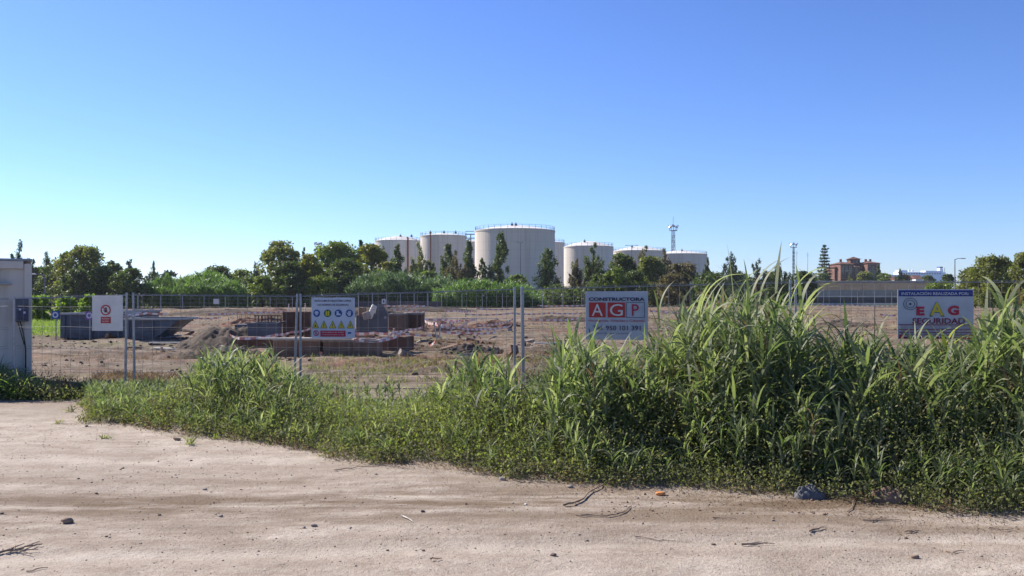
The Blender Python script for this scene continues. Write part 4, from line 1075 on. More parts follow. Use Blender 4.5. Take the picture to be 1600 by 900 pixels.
# ------------------------------------------------------------------ white cabin at the left
def cabin():
    D = 18.2; H = PZ(409, D); xr = PX(49, D)
    t = thing('site_cabin', 'off white site cabin with dark window and meter box, cut by the left edge', 'cabin', (xr, D, 0), R(29))
    Wc, Dc = 6.0, 2.4
    MB().box((-Wc / 2, Dc / 2, (H - .05) / 2 + .1), (Wc - .1, Dc - .1, H - .25), bev=.01).build('wall', M['offwhite'], t)
    mb = MB()
    for i_ in range(11):      # panel ribs
        mb.box((-.45 - i_ * .28, .043, H / 2 + .05), (.018, .016, H - .42))
    mb.build('panel_ribs', M['offwhite'], t)
    for x, y in ((-.06, .06), (-.06, Dc - .06), (-Wc + .06, .06), (-Wc + .06, Dc - .06)):
        MB().box((x, y, H / 2 + .04), (.14, .14, H - .16), bev=.012).build('corner_post', M['offwhite'], t)
    MB().box((-Wc / 2, .04, H - .07), (Wc - .28, .12, .16), bev=.01).build('top_beam', M['offwhite'], t)
    MB().box((-Wc / 2, .04, .12), (Wc - .28, .12, .2), bev=.01).build('bottom_beam', M['skiprim'], t)
    MB().box((-Wc / 2, Dc / 2, H + .035), (Wc + .04, Dc + .06, .05), bev=.015).build('roof', M['skiprim'], t)
    f = MB().box((-.95, .02, PZ(426, D)), (.75, .1, .42), bev=.01).build('window', M['skiprim'], t)
    MB().box((-.95, -.035, PZ(426, D)), (.64, .02, .33)).build('pane', M['glass'], f)
    MB().box((-.85, -.06, PZ(443.5, D)), (1.0, .14, .035), bev=.005).build('window_sill', M['skiprim'], t)
    xb = PX(35, D) - xr
    MB().box((xb, -.045, PZ(484.5, D)), (.27, .2, .46), bev=.015).build('meter_box', M['skip'], t)
    m2 = MB().box((xb + .03, -.15, PZ(489, D)), (.17, .035, .27), bev=.008).build('meter_panel', M['ink'], t)
    for i_, z in enumerate((483, 488)):
        MB().box((xb - .02 + .08 * (i_ % 2), -.172, PZ(z, D)), (.04, .012, .04)).build('meter_dial', M['signpale'], m2)
    MB().tube([(xb - .02, -.12, PZ(501, D)), (xb + .04, -.12, PZ(520, D)), (xb + .08, -.1, PZ(545, D)), (xb + .08, -.08, .1)], .014, 6).build('cable', M['black'], t)
    MB().tube([(xb - .06, -.12, PZ(501, D)), (xb - .02, -.12, PZ(515, D)), (xb + .055, -.1, PZ(538, D))], .010, 6).build('cable', M['black'], t)
    MB().box((-.62, -.03, PZ(480, D)), (.05, .02, .8), bev=.003).build('door_frame', M['white'], t)
cabin()

# ------------------------------------------------------------------ steel skips
def skip(px0, px1, top, bot, D, depth, label, slopeL=.0, slopeR=.0, h_end=None):
    x0, x1 = PX(px0, D), PX(px1, D); w = x1 - x0
    zb = float(gz((x0 + x1) / 2, D)); H = PZ(top, D) - zb
    t = thing('steel_skip', label, 'skip', ((x0 + x1) / 2, D, zb), .03, 'open steel skips')
    w2 = w / 2
    prof = [(-w2 + slopeL, 0), (w2 - slopeR, 0), (w2, H), (-w2, H)]
    th = .06
    for y in (0, depth):
        MB().poly([(p[0], y, p[1]) for p in prof], (0, th, 0)).build('side_panel', M['skip'], t)
    for a, b_ in ((prof[0], prof[3]), (prof[1], prof[2])):
        s_ = 1 if a[0] > 0 else -1
        MB().poly([(a[0], th + .002, a[1]), (b_[0], th + .002, b_[1] - .01), (b_[0] - s_ * th, th + .002, b_[1] - .01), (a[0] - s_ * th, th + .002, a[1])], (0, depth - th - .004, 0)).build('end_panel', M['skip'], t)
    MB().box((0, depth / 2, .05), (w - slopeL - slopeR - .15, depth - .1, .06)).build('floor_panel', M['skip'], t)
    mb = MB()
    for y in (-.035, depth + .035 + th): mb.box((0, y, H - .04), (w + .1, .07, .09), bev=.01)
    for x in (-w2 - .04, w2 + .04): mb.box((x, depth / 2 + .03, H - .045), (.08, depth, .08), bev=.01)
    mb.build('rim', M['skiprim'], t)
    n = max(2, int(w / 1.0))
    for k in range(n + 1):
        x = -w2 * .86 + w * .86 * k / n
        lo = 0
        if slopeR and x > w2 - slopeR: lo = H * (x - (w2 - slopeR)) / slopeR
        if slopeL and x < -w2 + slopeL: lo = H * ((-w2 + slopeL) - x) / slopeL
        if H - lo < .25: continue
        MB().box((x, -.045, (H - .1 + lo) / 2 + .01), (.09, .085, H - .12 - lo), bev=.01).build('rib', M['skip'], t)
skip(95, 192, 489, 526, 39.5, 1.9, 'dark steel skip behind the no entry sign, leftmost of the skips')
skip(196, 282, 497, 528, 37.0, 2.0, 'dark steel skip with slanting right end beside the soil heap', 0, 1.1)
skip(184, 229, 485, 512, 44, 1.8, 'small dark skip standing behind the skip with the slanting end', 0, .3)
def post_disc(px, py, D, label, m):
    z0 = float(gz(PX(px, D), D)); H = PZ(py, D) - z0
    t = thing('round_sign', label, 'sign', (PX(px, D), D, z0))
    r_ = 6 / F * D
    MB().tube([(0, 0.03, 0), (0, 0.03, H + r_)], .03, 6).build('post', M['galv'], t)
    MB().box((0, 0, H), (2.1 * r_, .03, 2.1 * r_)).build('board', M[m], t)
    disc('ring', 'signpale', t, 0, H, r_ * .8, -.03, r_ * .4)
post_disc(87, 492, 38.5, 'small blue board with pale ring at the left end of the steel skips', 'blue')
post_disc(140, 493, 38.8, 'small violet board with pale ring at the left edge of the no entry sign', 'purple')

# ------------------------------------------------------------------ soil heaps
def heap(px, py, wpx, hpx, dep, label, m='soil', seed=0, nm='soil_heap', rough=.34):
    D = GD(py); w = wpx / F * D / 2; h = hpx / F * D
    x = PX(px, D); t_n = 64
    a = np.linspace(-1, 1, t_n)
    A, B = np.meshgrid(a, a)
    rr = np.sqrt(A ** 2 + B ** 2)
    Z = h * np.maximum(0, 1 - rr ** 1.7) * (1 + rough * 3.2 * fbm(A * 2.3 + seed, B * 2.3, 4)) + (rough * h * .9 * fbm(A * 7 + seed, B * 7, 3) + .16 * fbm(A * 19 + seed, B * 19, 3)) * (rr < .96)
    Z = np.where(rr > .97, -.12, Z)
    V = np.stack([A * w, B * dep, Z], -1).reshape(-1, 3)
    i = (np.arange(t_n - 1)[:, None] * t_n + np.arange(t_n - 1)[None]).ravel()
    o = np_mesh(nm, V, np.stack([i, i + 1, i + t_n + 1, i + t_n], -1), M[m], smooth=False)
    o.location = (x, D + dep * .6, float(gz(x, D)) - .03)
    return tag(o, label, 'soil heap', 'heaps of dug soil')
heap(345, 541, 180, 33, 2.4, 'large brown soil heap right of the slanting steel skip', seed=1)
heap(335, 556, 140, 16, 1.2, 'low dark soil heap in front of the large brown heap', seed=2)
heap(740, 552, 120, 13, .7, 'low clod heap in the site left of the leaning twin posts', seed=3, rough=.6)
heap(842, 606, 62, 16, .45, 'small dark clod heap at the foot of the leaning twin posts', 'soil', seed=4, rough=.7)
heap(1090, 492, 120, 8, 2, 'faint low soil heap at mid distance behind the tall reeds', seed=5)
heap(620, 487, 260, 9, 3, 'long low brown soil bank behind the concrete units', seed=6)
heap(330, 493, 230, 9, 3, 'long low brown soil bank behind the large heap at left', seed=7)
heap(1330, 512, 130, 9, 2, 'reddish low soil heap left of the security sign', seed=8, rough=.5)

heap(395, 512, 120, 12, 1.4, 'reddish soil heap behind the dark grey box', 'redsoil', seed=9, rough=.5)
heap(520, 527, 150, 10, .9, 'reddish soil strip behind the front row of boxes', 'redsoil', seed=10, rough=.5)
heap(690, 521, 130, 12, 1.2, 'rusty soil heap under the tapes right of the brown boxes', 'redsoil', seed=11, rough=.6)
heap(560, 497, 220, 11, 2.0, 'brown soil heap behind the safety board and slab', seed=12, rough=.5)
heap(770, 512, 120, 8, 1.2, 'low reddish heap left of the leaning twin posts', 'redsoil', seed=13, rough=.6)
heap(250, 520, 90, 9, 1.2, 'low brown heap at the foot of the slanting skip', seed=14, rough=.6)
heap(880, 503, 130, 7, 1.6, 'faint heap right of the leaning twin posts', seed=15, rough=.6)
heap(430, 491, 150, 7, 2.0, 'low reddish bank behind the slatted crate', 'redsoil', seed=16, rough=.5)

# ------------------------------------------------------------------ concrete units and dug out pieces
def block(px0, px1, top, bot, D, dep, label, m='concrete', rz=0, hollow=True, cat_='concrete block', nm='concrete_block', rx=0):
    x0, x1 = PX(px0, D), PX(px1, D); z0 = PZ(bot, D); h = PZ(top, D) - z0
    t = thing(nm, label, cat_, ((x0 + x1) / 2, D + dep / 2, z0), rz, 'concrete units on the site' if nm == 'concrete_block' else None)
    w = x1 - x0
    if hollow:
        MB().box((0, 0, h / 2 - .06), (w, dep, h + .12 - .1), bev=.02, rx=rx).build('body', M[m], t)
        mb = MB()
        mb.box((0, -dep / 2 + .06, h - .03), (w + .04, .12, .08), bev=.01).box((0, dep / 2 - .06, h - .03), (w + .04, .12, .08), bev=.01)
        mb.box((-w / 2 + .06, 0, h - .032), (.12, dep - .25, .07), bev=.01).box((w / 2 - .06, 0, h - .032), (.12, dep - .25, .07), bev=.01)
        mb.build('top_rim', M['concrete'] if m != 'conc_grey' else M['conc_grey'], t)
    else:
        MB().box((0, 0, h / 2 - .06), (w, dep, h + .12), bev=.025, rx=rx).build('body', M[m], t)
    return t
block(428, 501, 530, 557, 27.4, 1.0, 'brown concrete box with bright left end, leftmost of the front row of three', 'conc_dark', -.09)
block(503, 551, 531, 557, 27.4, 1.0, 'brown concrete box in the middle of the front row of three', 'conc_dark', .07)
block(552, 590, 532, 556, 27.3, 1.0, 'brown concrete box at the right end of the front row of three', 'conc_dark', -.02)
block(386, 430, 505, 526, 33, 1.0, 'dark grey concrete box above the front row, beside a slatted crate', 'conc_grey', .02)
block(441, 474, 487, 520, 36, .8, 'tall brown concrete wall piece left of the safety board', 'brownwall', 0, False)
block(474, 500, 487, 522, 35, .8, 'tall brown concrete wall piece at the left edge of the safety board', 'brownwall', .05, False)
block(556, 577, 492, 516, 34, .8, 'dark concrete piece just right of the safety board', 'conc_grey', 0, False)
block(606, 632, 490, 514, 35, 1.0, 'brown concrete box right of the upright grey slab', 'conc_dark', .05)
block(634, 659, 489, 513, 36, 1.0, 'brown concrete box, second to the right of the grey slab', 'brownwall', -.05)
block(365, 384, 507, 525, 34, .8, 'small grey concrete piece at the right foot of the large soil heap', 'conc_grey', .1, False)
block(366, 427, 527, 556, 31, .8, 'dark brown block added for the shade in the pit between the large heap and the front row', 'brownwall', .04, False)  # added block, its dark brown stands in for the shade of the pit
block(594, 640, 526, 543, 29.5, .8, 'low dark block added for the shade behind the right end of the front row', 'brownwall', -.22, False)  # added dark shape where there is only a strip of shade
# upright grey slab with clipped corner
D = 33.5
t = thing('concrete_slab', 'grey concrete slab standing upright with one clipped corner', 'slab', (PX(590, D), D, PZ(516, D) - .1), .06)
u_ = D / F
MB().poly([(-14 * u_, 0, 0), (16 * u_, 0, 0), (16 * u_, 0, 28 * u_), (9 * u_, 0, 43 * u_), (-1 * u_, 0, 44 * u_), (-3 * u_, 0, 30 * u_), (-14 * u_, 0, 27 * u_)], (0, .22, 0)).build('slab_body', M['conc_grey'], t)
MB().tube([(12 * u_, -.02, 24 * u_), (12 * u_, .05, 24 * u_)], .05, 8).build('lifting_eye', M['galv'], t)
# broken pieces
for px, py, w, h, D, rz, ry, m, lb in ((581, 487, 8, 22, 32.6, .3, .42, 'palestick', 'pale board leaning against the upright grey slab'),
    (573, 493, 12, 12, 32.5, .2, -.3, 'concrete', 'broken pale rubble chunk left of the upright slab'),
    (566, 487, 10, 14, 32.8, -.3, .1, 'conc_dark', 'dark rubble chunk beside the right edge of the safety board')):
    t = thing('rubble_piece', lb, 'rubble', (PX(px, D), D, PZ(py, D)), rz)
    MB().box((0, 0, 0), (w / F * D, .22, h / F * D), bev=.03, ry=ry).build('chunk', M[m], t)
# slatted crate
D = 34
t = thing('slatted_crate', 'open slatted timber crate on top of the dark grey box', 'crate', (PX(418, D), D + .4, PZ(505, D)))
u_ = D / F
for k in range(9):
    MB().box((-20 * u_ + 5 * k * u_, -.3, 6 * u_), (1.5 * u_, .04, 12 * u_)).build('upright_slat', M['timberdark' if k % 3 else 'timber'], t)
for z in (.8, 6.4, 11.6):
    MB().box((0, -.345, z * u_), (43 * u_, .045, 1.5 * u_)).build('cross_slat', M['timberdark'], t)
MB().box((0, .1, .03), (43 * u_, .7, .06)).build('base_board', M['timberdark'], t)
# sloping boards / planks lying about
for px, py, L, rz, m, lb in ((256, 549, .9, -.5, 'palestick', 'short white plank lying left of the dark heap'), (265, 536, 1.6, .05, 'palestick', 'pale plank lying at the foot of the slanting skip'),
    (345, 560, 1.3, -.1, 'palestick', 'pale plank lying in front of the dark heap'), (470, 528.5, 2.6, .0, 'palestick', 'long pale board lying over the left concrete box'),
    (860, 541, 1.2, .1, 'palestick', 'thin pale stick on soil right of the twin posts'), (1195, 500, 2.0, .05, 'palestick', 'pale plank behind the reeds in the site'),
    (738, 487.5, 5.5, .01, 'palestick', 'long pale timber lying across the middle of the site')):
    D = GD(py) if py > 530 or py < 505 else 27.2
    if py == 487.5: D = 70
    x = PX(px, D); z = float(gz(x, D)) + .06 if py != 528.5 else PZ(529, 27.2)
    p_ = MB().box((0, 0, 0), (L, .14, .05), bev=.006).build('plank', M[m])
    p_.location = (x, D, z); p_.rotation_euler = (0, 0, rz)
    tag(p_, lb, 'plank', 'planks lying on the site')

# ------------------------------------------------------------------ barrier tape
def tape(pts, label, w=.09, seg=.22, sag=.03):
    """pts: (px, py, D)"""
    P = [Vector((PX(a, d), d, PZ(b_, d))) for a, b_, d in pts]
    C, dist = [], 0
    for a, b_ in zip(P[:-1], P[1:]):
        L = (b_ - a).length; n = max(1, round(L / seg))
        for k in range(n):
            s_ = k / n
            q = a.lerp(b_, s_); q.z -= 4 * sag * s_ * (1 - s_) * min(L, 3); C.append(q)
    C.append(P[-1])
    r = np.random.default_rng(len(C)); mb = MB()
    prev = None
    for k in range(len(C) - 1):
        d = (C[k + 1] - C[k]); d.z = 0
        mb.mi = k % 2
        tw = .3 * math.sin(k * .35 + len(C))
        up = Vector((0, math.sin(tw) * w, math.cos(tw) * w)) * .5
        nx = prev or [C[k] - up, C[k] + up]
        tw = .3 * math.sin((k + 1) * .35 + len(C))
        up = Vector((0, math.sin(tw) * w, math.cos(tw) * w)) * .5
        b_ = [C[k + 1] - up, C[k + 1] + up]
        mb.poly([nx[0], b_[0], b_[1], nx[1]])
        prev = b_
    bmesh.ops.remove_doubles(mb.bm, verts=mb.bm.verts[:], dist=1e-5)
    o = mb.build('barrier_tape', [M['tapered'], M['tapewhite']])
    return tag(o, label, 'barrier tape', 'red and white barrier tapes')
tapes = [
 ([(359, 523, 31), (374, 529, 30.5), (400, 528, 30.5), (430, 523, 31), (455, 519, 32)], 'tape sagging from the large soil heap towards the slatted crate'),
 ([(455, 519, 32), (484, 514, 33), (500, 510, 33)], 'tape rising behind the left edge of the safety board'),
 ([(553, 521, 29), (585, 520, 29), (613, 521, 29.5)], 'tape running right from the safety board at mid height'),
 ([(553, 528, 28.5), (605, 528.5, 28.8), (615, 517, 29.5)], 'tape bent up sharply right of the safety board'),
 ([(553, 531, 27.3), (592, 533, 27.3), (625, 524, 28)], 'lowest tape, drooping over the right box of the front row'),
 ([(613, 519, 30), (640, 514.5, 31), (661, 511, 32)], 'tape rising right beneath the two brown boxes'),
 ([(613, 520.5, 29.6), (640, 522, 29.5), (675, 524, 29.5)], 'tape running level over the dark pit right of the boxes'),
 ([(656, 498, 42), (690, 499.5, 42), (745, 499, 44)], 'straight tape behind the tied stakes'),
 ([(660, 499, 41), (682, 505, 38), (705, 504, 42), (720, 500, 43)], 'tape looped over the top of the tied stakes'),
 ([(684, 509, 37), (715, 512, 38), (760, 513, 40)], 'low tape right of the tied stakes'),
 ([(705, 513, 38), (735, 500, 43), (745, 498, 44)], 'slanting tape between two stakes in the middle of the site'),
 ([(727, 491, 66), (800, 489.5, 66), (860, 489, 68), (925, 488, 70)], 'long far tape passing behind the leaning twin posts'),
 ([(745, 508, 48), (780, 505, 50), (802, 498, 52)], 'reddish tape just left of the leaning twin posts'),
 ([(178, 494, 36.5), (205, 492, 36.5), (230, 489, 36.5), (262, 490, 37)], 'tape draped along the rim of the slanting skip'),
 ([(190, 484, 70), (215, 484.5, 70), (240, 484, 70)], 'short tape above the small skip'),
 ([(325, 491, 72), (350, 490, 72), (372, 489, 74)], 'bright short tape behind the large soil heap'),
 ([(372, 488, 76), (410, 488, 76), (445, 486, 78)], 'far reddish tape above the slatted crate'),
 ([(600, 477, 95), (640, 478, 95), (664, 478, 95)], 'far tape just right of the upright grey slab'),
 ([(610, 484, 80), (628, 483, 80), (650, 487, 80), (668, 486, 80)], 'far crumpled tape above the two brown boxes'),
 ([(640, 477, 90), (650, 482, 90)], 'short tilted tape end above the far crumpled tape'),
 ([(694, 486, 75), (712, 485.5, 75), (740, 486, 78)], 'far tape at the left of the long far tape'),
 ([(840, 477, 125), (880, 477.5, 125), (920, 476, 125)], 'farthest tape along the edge left of the builder sign'),
 ([(1280, 476, 130), (1330, 476.5, 130), (1400, 478, 130)], 'farthest tape left of the security sign'),
 ([(1375, 491, 60), (1400, 493, 60)], 'short tape at the left edge of the security sign'),
 ([(745, 513, 40), (790, 511, 42), (800, 506, 44)], 'low tape reaching the leaning twin posts from the left'),
 ([(640, 506, 36), (662, 502, 40), (690, 508, 38)], 'slack tape hanging between the brown boxes and the tied stakes'),
 ([(690, 518, 34), (735, 520, 34), (775, 519, 35)], 'lowest slack tape trailing right of the tied stakes'),
 ([(745, 482, 90), (800, 483, 90)], 'far thin tape above the long far tape'),
 ([(825, 498, 55), (865, 500, 55), (905, 497, 56)], 'pale tape right of the leaning twin posts'),
 ([(1015, 486, 75), (1100, 487, 75)], 'far tape glimpsed between the builder sign and tall canes'),
 ([(300, 497, 60), (345, 496, 60)], 'short tape just above the large soil heap'),
 ([(680, 533, 26), (672, 540, 26.5)], 'tape tail lying at the foot of the tied stakes'),
]
for pts, lb in tapes:
    D = pts[0][2]
    tape(pts, lb, w=min(.16, .052 + .0009 * D), seg=.11 + D * .002)
def stake(px, py_top, D, label, leanx=0.0, m='palestick', rad=.022):
    x = PX(px, D); z0 = float(gz(x, D)); h = PZ(py_top, D) - z0
    t = thing('stake', label, 'stake', (x, D, z0), 0, 'marker stakes on the site')
    MB().tube([(0, 0, -.1), (leanx * h, 0, h)], [rad * (1 + D / 60), rad * .8 * (1 + D / 60)], 6).build('shaft', M[m], t)
    MB().box((leanx * h * .93, 0, h * .93), (.07, .07, .09), bev=.01).build('tape_knot', M['tapered'], t)
for a in ((614, 513, 29.6, 'stake where the tapes meet right of the safety board', .05), (683, 503, 37, 'left leg of the pair of tied stakes', -.18), (686, 504, 37.1, 'right leg of the pair of tied stakes', .10),
          (707, 502, 41, 'leaning stake right of the tied pair', -.22), (733, 499, 42, 'second leaning stake right of the tied pair', -.25), (477, 474, 60, 'pale stake above the wall piece left of the safety board', .0),
          (450, 475, 60, 'pale stake above the slatted crate', .05), (695, 482, 75, 'far stake at the left end of the far tape', .1), (727, 481, 75, 'far stake at the right end of the far tape', .1),
          (502, 552, 27.0, 'short pale stake before the middle concrete box', 0.0), (802, 497, 52, 'stake close left of the leaning twin posts', .1)):
    stake(*a)

# ------------------------------------------------------------------ far fence
def far_fence(p0, p1, D0, D1, top, n, label, rails=(1.0, .78, .5), extra=''):
    a = Vector((PX(p0, D0), D0, 0)); b_ = Vector((PX(p1, D1), D1, 0)); d = b_ - a
    t = thing('far_fence', label, 'fence', a, math.atan2(d.y, d.x)); L = d.length; H = PZ(top, D0)
    for k in range(n + 1):
        MB().tube([(L * k / n, 0, -.2), (L * k / n, 0, H)], .038, 6).build('post', M['galv'], t)
    for f in rails:
        MB().tube([(0, .06, H * f), (L, .06, H * f)], .020, 5).build('rail', M['wire'], t)
    mb = MB(); m_ = int(L / 1.1)
    for k in range(m_): mb.tube([(L * (k + .5) / m_, -.02, .1), (L * (k + .5) / m_, -.02, H * .99)], .005, 3, False)
    mb.build('wire_mesh', M['wire'], t)
far_fence(60, 215, 108, 112, 461, 4, 'distant fence behind the steel skips and green bushes')
far_fence(216, 352, 112, 116, 462, 4, 'distant fence in front of the left cane brake')
far_fence(352, 560, 114, 116, 463, 6, 'distant fence between the left cane brake and the safety board')
far_fence(560, 690, 104, 106, 457, 6, 'distant fence in front of the grey green cane brake')
far_fence(690, 1000, 122, 126, 458, 10, 'distant fence behind the leaning twin posts')
far_fence(1260, 1420, 150, 150, 455, 6, 'distant fence in front of the long grey wall')
for px, py, w, h, D, lb in ((338, 471, 9, 8, 113.5, 'small blank white notice on the distant fence at left'), (599.5, 471, 6, 8, 103.5, 'small white notice with dark mark on the distant fence right of the safety board')):
    t = thing('notice_board', lb, 'notice', (PX(px, D), D, PZ(py + h / 2, D)))
    u_ = D / F
    MB().box((0, 0, h / 2 * u_), (w * u_, .04, h * u_)).build('board', M['signwhite'], t)
    if w == 6: MB().box((0, -.03, h * .5 * u_), (w * .35 * u_, .02, h * .5 * u_)).build('symbol', M['ink'], t)
dk = MB().box((PX(610, 118), 118, .55), (PX(690, 118) - PX(530, 118), .35, 1.1)).build('low_wall', M['darkwall'])
tag(dk, 'low dark wall behind the distant fence under the grey green canes', 'wall')

# ------------------------------------------------------------------ weeds beside the road
PROF = [(140, 628), (152, 612), (175, 612), (195, 622), (240, 615), (280, 600), (310, 582), (325, 566), (345, 560), (375, 560), (400, 564), (430, 574), (460, 592), (490, 616), (520, 636), (560, 646),
        (610, 652), (650, 636), (680, 616), (705, 590), (730, 575), (780, 585), (820, 615), (850, 605), (870, 572), (895, 550), (930, 558), (960, 566), (990, 568), (1020, 570), (1050, 545), (1075, 520),
        (1100, 505), (1130, 498), (1160, 480), (1190, 475), (1220, 480), (1255, 500), (1275, 545), (1300, 552), (1330, 548), (1360, 560), (1400, 572), (1440, 572), (1480, 575), (1520, 560), (1545, 530), (1570, 510), (1600, 492), (1700, 485)]
PPX = np.array([p[0] for p in PROF]); PPY = np.array([p[1] for p in PROF])
def bank_points(n, r, dmin=0.0, dmax=6.0):
    """random plant positions in the bank between the road edge and the fence"""
    y = r.uniform(7.2, 17.3, n * 3); s_ = r.uniform(-.50, .66, n * 3); x = s_ * y
    wob = .35 * fbm(x / .9, y * 0, 3) * 2
    e = y - front(x, y) - wob
    keep = (e > dmin) & (e < dmax) & (y < 16.9 - .02 * x) & (s_ > -.478 + .04 * fbm(y, x))
    # thin to uniform area density (sampled uniform in slope)
    keep &= r.random(n * 3) < y / 17
    x, y, e = x[keep][:n], y[keep][:n], e[keep][:n]
    px = CX + x / y * F
    top = np.interp(px, PPX, PPY)
    hmax = EYE - (top - HY) / F * y
    return x, y, e, np.maximum(hmax, .12), px
def cane_plant(x, y, h, r, leafn=11, Ls=.55, Ws=.034, lean=None, bushy=False):
    """stem + leaves arrays for one cane; returns stem path and leaf params"""
def cane_field(n, r, hs, Lr, Wr, leafn, leafmat, nm, dmin, dmax, hmin=.25, sel=None, fill=.75):
    x, y, e, hm_, px = bank_points(n, r, dmin, dmax)
    if sel is not None:
        k_ = sel(px, y, e, r); x, y, e, hm_, px = x[k_], y[k_], e[k_], hm_[k_], px[k_]
    g = gz(x, y)
    ramp_ = .30 + .70 * sst(0, 1.5, e)
    h = np.maximum(hm_ * ramp_ * r.uniform(hs[0], hs[1], len(x)), hmin)
    clump_ = 1 + 1.5 * fbm(x / .55, y / .7, 2)
    h = h * np.clip(clump_, .5, 1.22)
    m = len(x)
    la = r.uniform(0, 6.28, m); ll = h * np.abs(r.normal(.02, .10, m))
    K = 5; tt = np.linspace(0, 1, K)
    P = np.stack([x[:, None] + np.cos(la)[:, None] * ll[:, None] * tt ** 2, y[:, None] + np.sin(la)[:, None] * ll[:, None] * tt ** 2, g[:, None] + h[:, None] * .86 * tt], -1)
    rad = np.outer(np.clip(h * .0035, .0018, .007), np.linspace(1, .35, K))
    Vs, Fs = stems(P, rad)
    idx = np.repeat(np.arange(m), leafn); q = len(idx)
    tl = r.uniform(.10, 1, q) ** .75
    B = np.stack([np.interp(tl, tt, tt) * 0, tl * 0, tl * 0], -1)
    B[:, 0] = x[idx] + np.cos(la[idx]) * ll[idx] * tl ** 2
    B[:, 1] = y[idx] + np.sin(la[idx]) * ll[idx] * tl ** 2
    B[:, 2] = g[idx] + h[idx] * .86 * tl
    L = r.uniform(Lr[0], Lr[1], q) * np.clip(h[idx] / 1.0, .45, 1.15) * (1.05 - .25 * tl)
    W = r.uniform(Wr[0], Wr[1], q) * np.clip(h[idx] / 1.0, .5, 1.1)
    el = r.uniform(.80, 1.40, q) + .15 * tl; dr = r.uniform(.5, 2.2, q) * (1.1 - .35 * tl)
    Vb, Fb = blades(B, r.uniform(0, 6.28, q), el, L, W, dr, 5)
    V, Fc = cat([(Vs, Fs), (Vb, Fb)])
    mids = np.concatenate([np.zeros(len(Fs), int), np.ones(len(Fb), int)])
    o = np_mesh(nm, V, Fc, [M['l_stem'], M[leafmat]], mids=mids)
    return o
def leafy_field(n, r, hs, Lr, leafn, leafmat, nm, dmin, dmax, hcap=.6, sel=None, spread=.13):
    x, y, e, hm_, px = bank_points(n, r, dmin, dmax)
    if sel is not None:
        k_ = sel(px, y, e, r); x, y, e, hm_, px = x[k_], y[k_], e[k_], hm_[k_], px[k_]
    g = gz(x, y)
    h = np.minimum(hm_, hcap) * (.35 + .65 * sst(0, .9, e)) * r.uniform(hs[0], hs[1], len(x)); h = np.maximum(h, .07)
    m = len(x); K = 4; tt = np.linspace(0, 1, K)
    la = r.uniform(0, 6.28, m); ll = h * r.uniform(.05, .5, m)
    P = np.stack([x[:, None] + np.cos(la)[:, None] * ll[:, None] * tt, y[:, None] + np.sin(la)[:, None] * ll[:, None] * tt, g[:, None] + h[:, None] * tt], -1)
    Vs, Fs = stems(P, np.full((m, K), .0022) * np.linspace(1, .4, K))
    idx = np.repeat(np.arange(m), leafn); q = len(idx); tl = r.uniform(.08, 1.0, q)
    C = np.stack([x[idx] + np.cos(la[idx]) * ll[idx] * tl, y[idx] + np.sin(la[idx]) * ll[idx] * tl, g[idx] + h[idx] * tl], -1)
    C += r.normal(size=(q, 3)) * spread * np.array([1, 1, .45]) * (.35 + h[idx, None])
    C[:, 2] = np.maximum(C[:, 2], g[idx] + .012)
    L = r.uniform(Lr[0], Lr[1], q)
    Vb, Fb = cards(C, L, L * r.uniform(.42, .7, q), np.array([0, 0, 1.0]), 0, r)
    V, Fc = cat([(Vs, Fs), (Vb, Fb)])
    return np_mesh(nm, V, Fc, [M['l_stem'], M[leafmat]], mids=np.concatenate([np.zeros(len(Fs), int), np.ones(len(Fb), int)]))
r = np.random.default_rng(11)
not_mid = lambda px, y, e, r: r.random(len(px)) < np.interp(px, [140, 300, 480, 520, 640, 700, 830, 860, 1700], [.8, 1, 1, .25, .2, .55, .35, 1, 1])
tag(cane_field(5200, r, (.55, 1.02), (.30, .62), (.018, .038), 11, 'l_near', 'tall_grass', .05, 6, sel=not_mid), 'tall broad leaved grass filling the bank before the fence', 'grass', kind='stuff')
mid = lambda px, y, e, r: r.random(len(px)) < np.interp(px, [140, 240, 300, 470, 520, 680, 850, 900, 1700], [.45, .35, .2, .3, .9, .9, .6, .25, .25])
tag(leafy_field(5200, r, (.5, 1.0), (.022, .05), 34, 'l_bright', 'weeds', .1, 5, .75, sel=mid), 'bright green leafy weeds in the lower middle of the bank', 'weeds', kind='stuff')
tag(leafy_field(6200, r, (.5, 1.1), (.018, .042), 34, 'l_low', 'undergrowth', -.12, 2.0, .62), 'small leaved weeds along the foot of the bank', 'weeds', kind='stuff')
rt = lambda px, y, e, r: (px > 1010) & (r.random(len(px)) < .7)
tag(leafy_field(5200, r, (.55, 1.0), (.02, .045), 34, 'l_low', 'undergrowth', .3, 3.2, 1.25, sel=rt, spread=.10), 'darker leafy weeds climbing among the tall grass at right', 'weeds', kind='stuff')
drysel = lambda px, y, e, r: r.random(len(px)) < .5
tag(leafy_field(2200, r, (.3, .8), (.02, .05), 16, 'l_dry', 'undergrowth', -.22, 1.6, .42, sel=drysel), 'dry brown weeds at the road edge of the bank', 'weeds', kind='stuff')
fine = lambda px, y, e, r: (px < 900) & (r.random(len(px)) < .8)
tag(cane_field(2600, r, (.45, .85), (.16, .36), (.006, .012), 13, 'l_bright', 'grass', .0, 4, .18, sel=lambda px, y, e, r: (px < 900) & (r.random(len(px)) < np.interp(px, [480, 520, 660, 700], [.8, .3, .3, .8]))), 'fine bright grass in the left and middle of the bank', 'grass', kind='stuff')

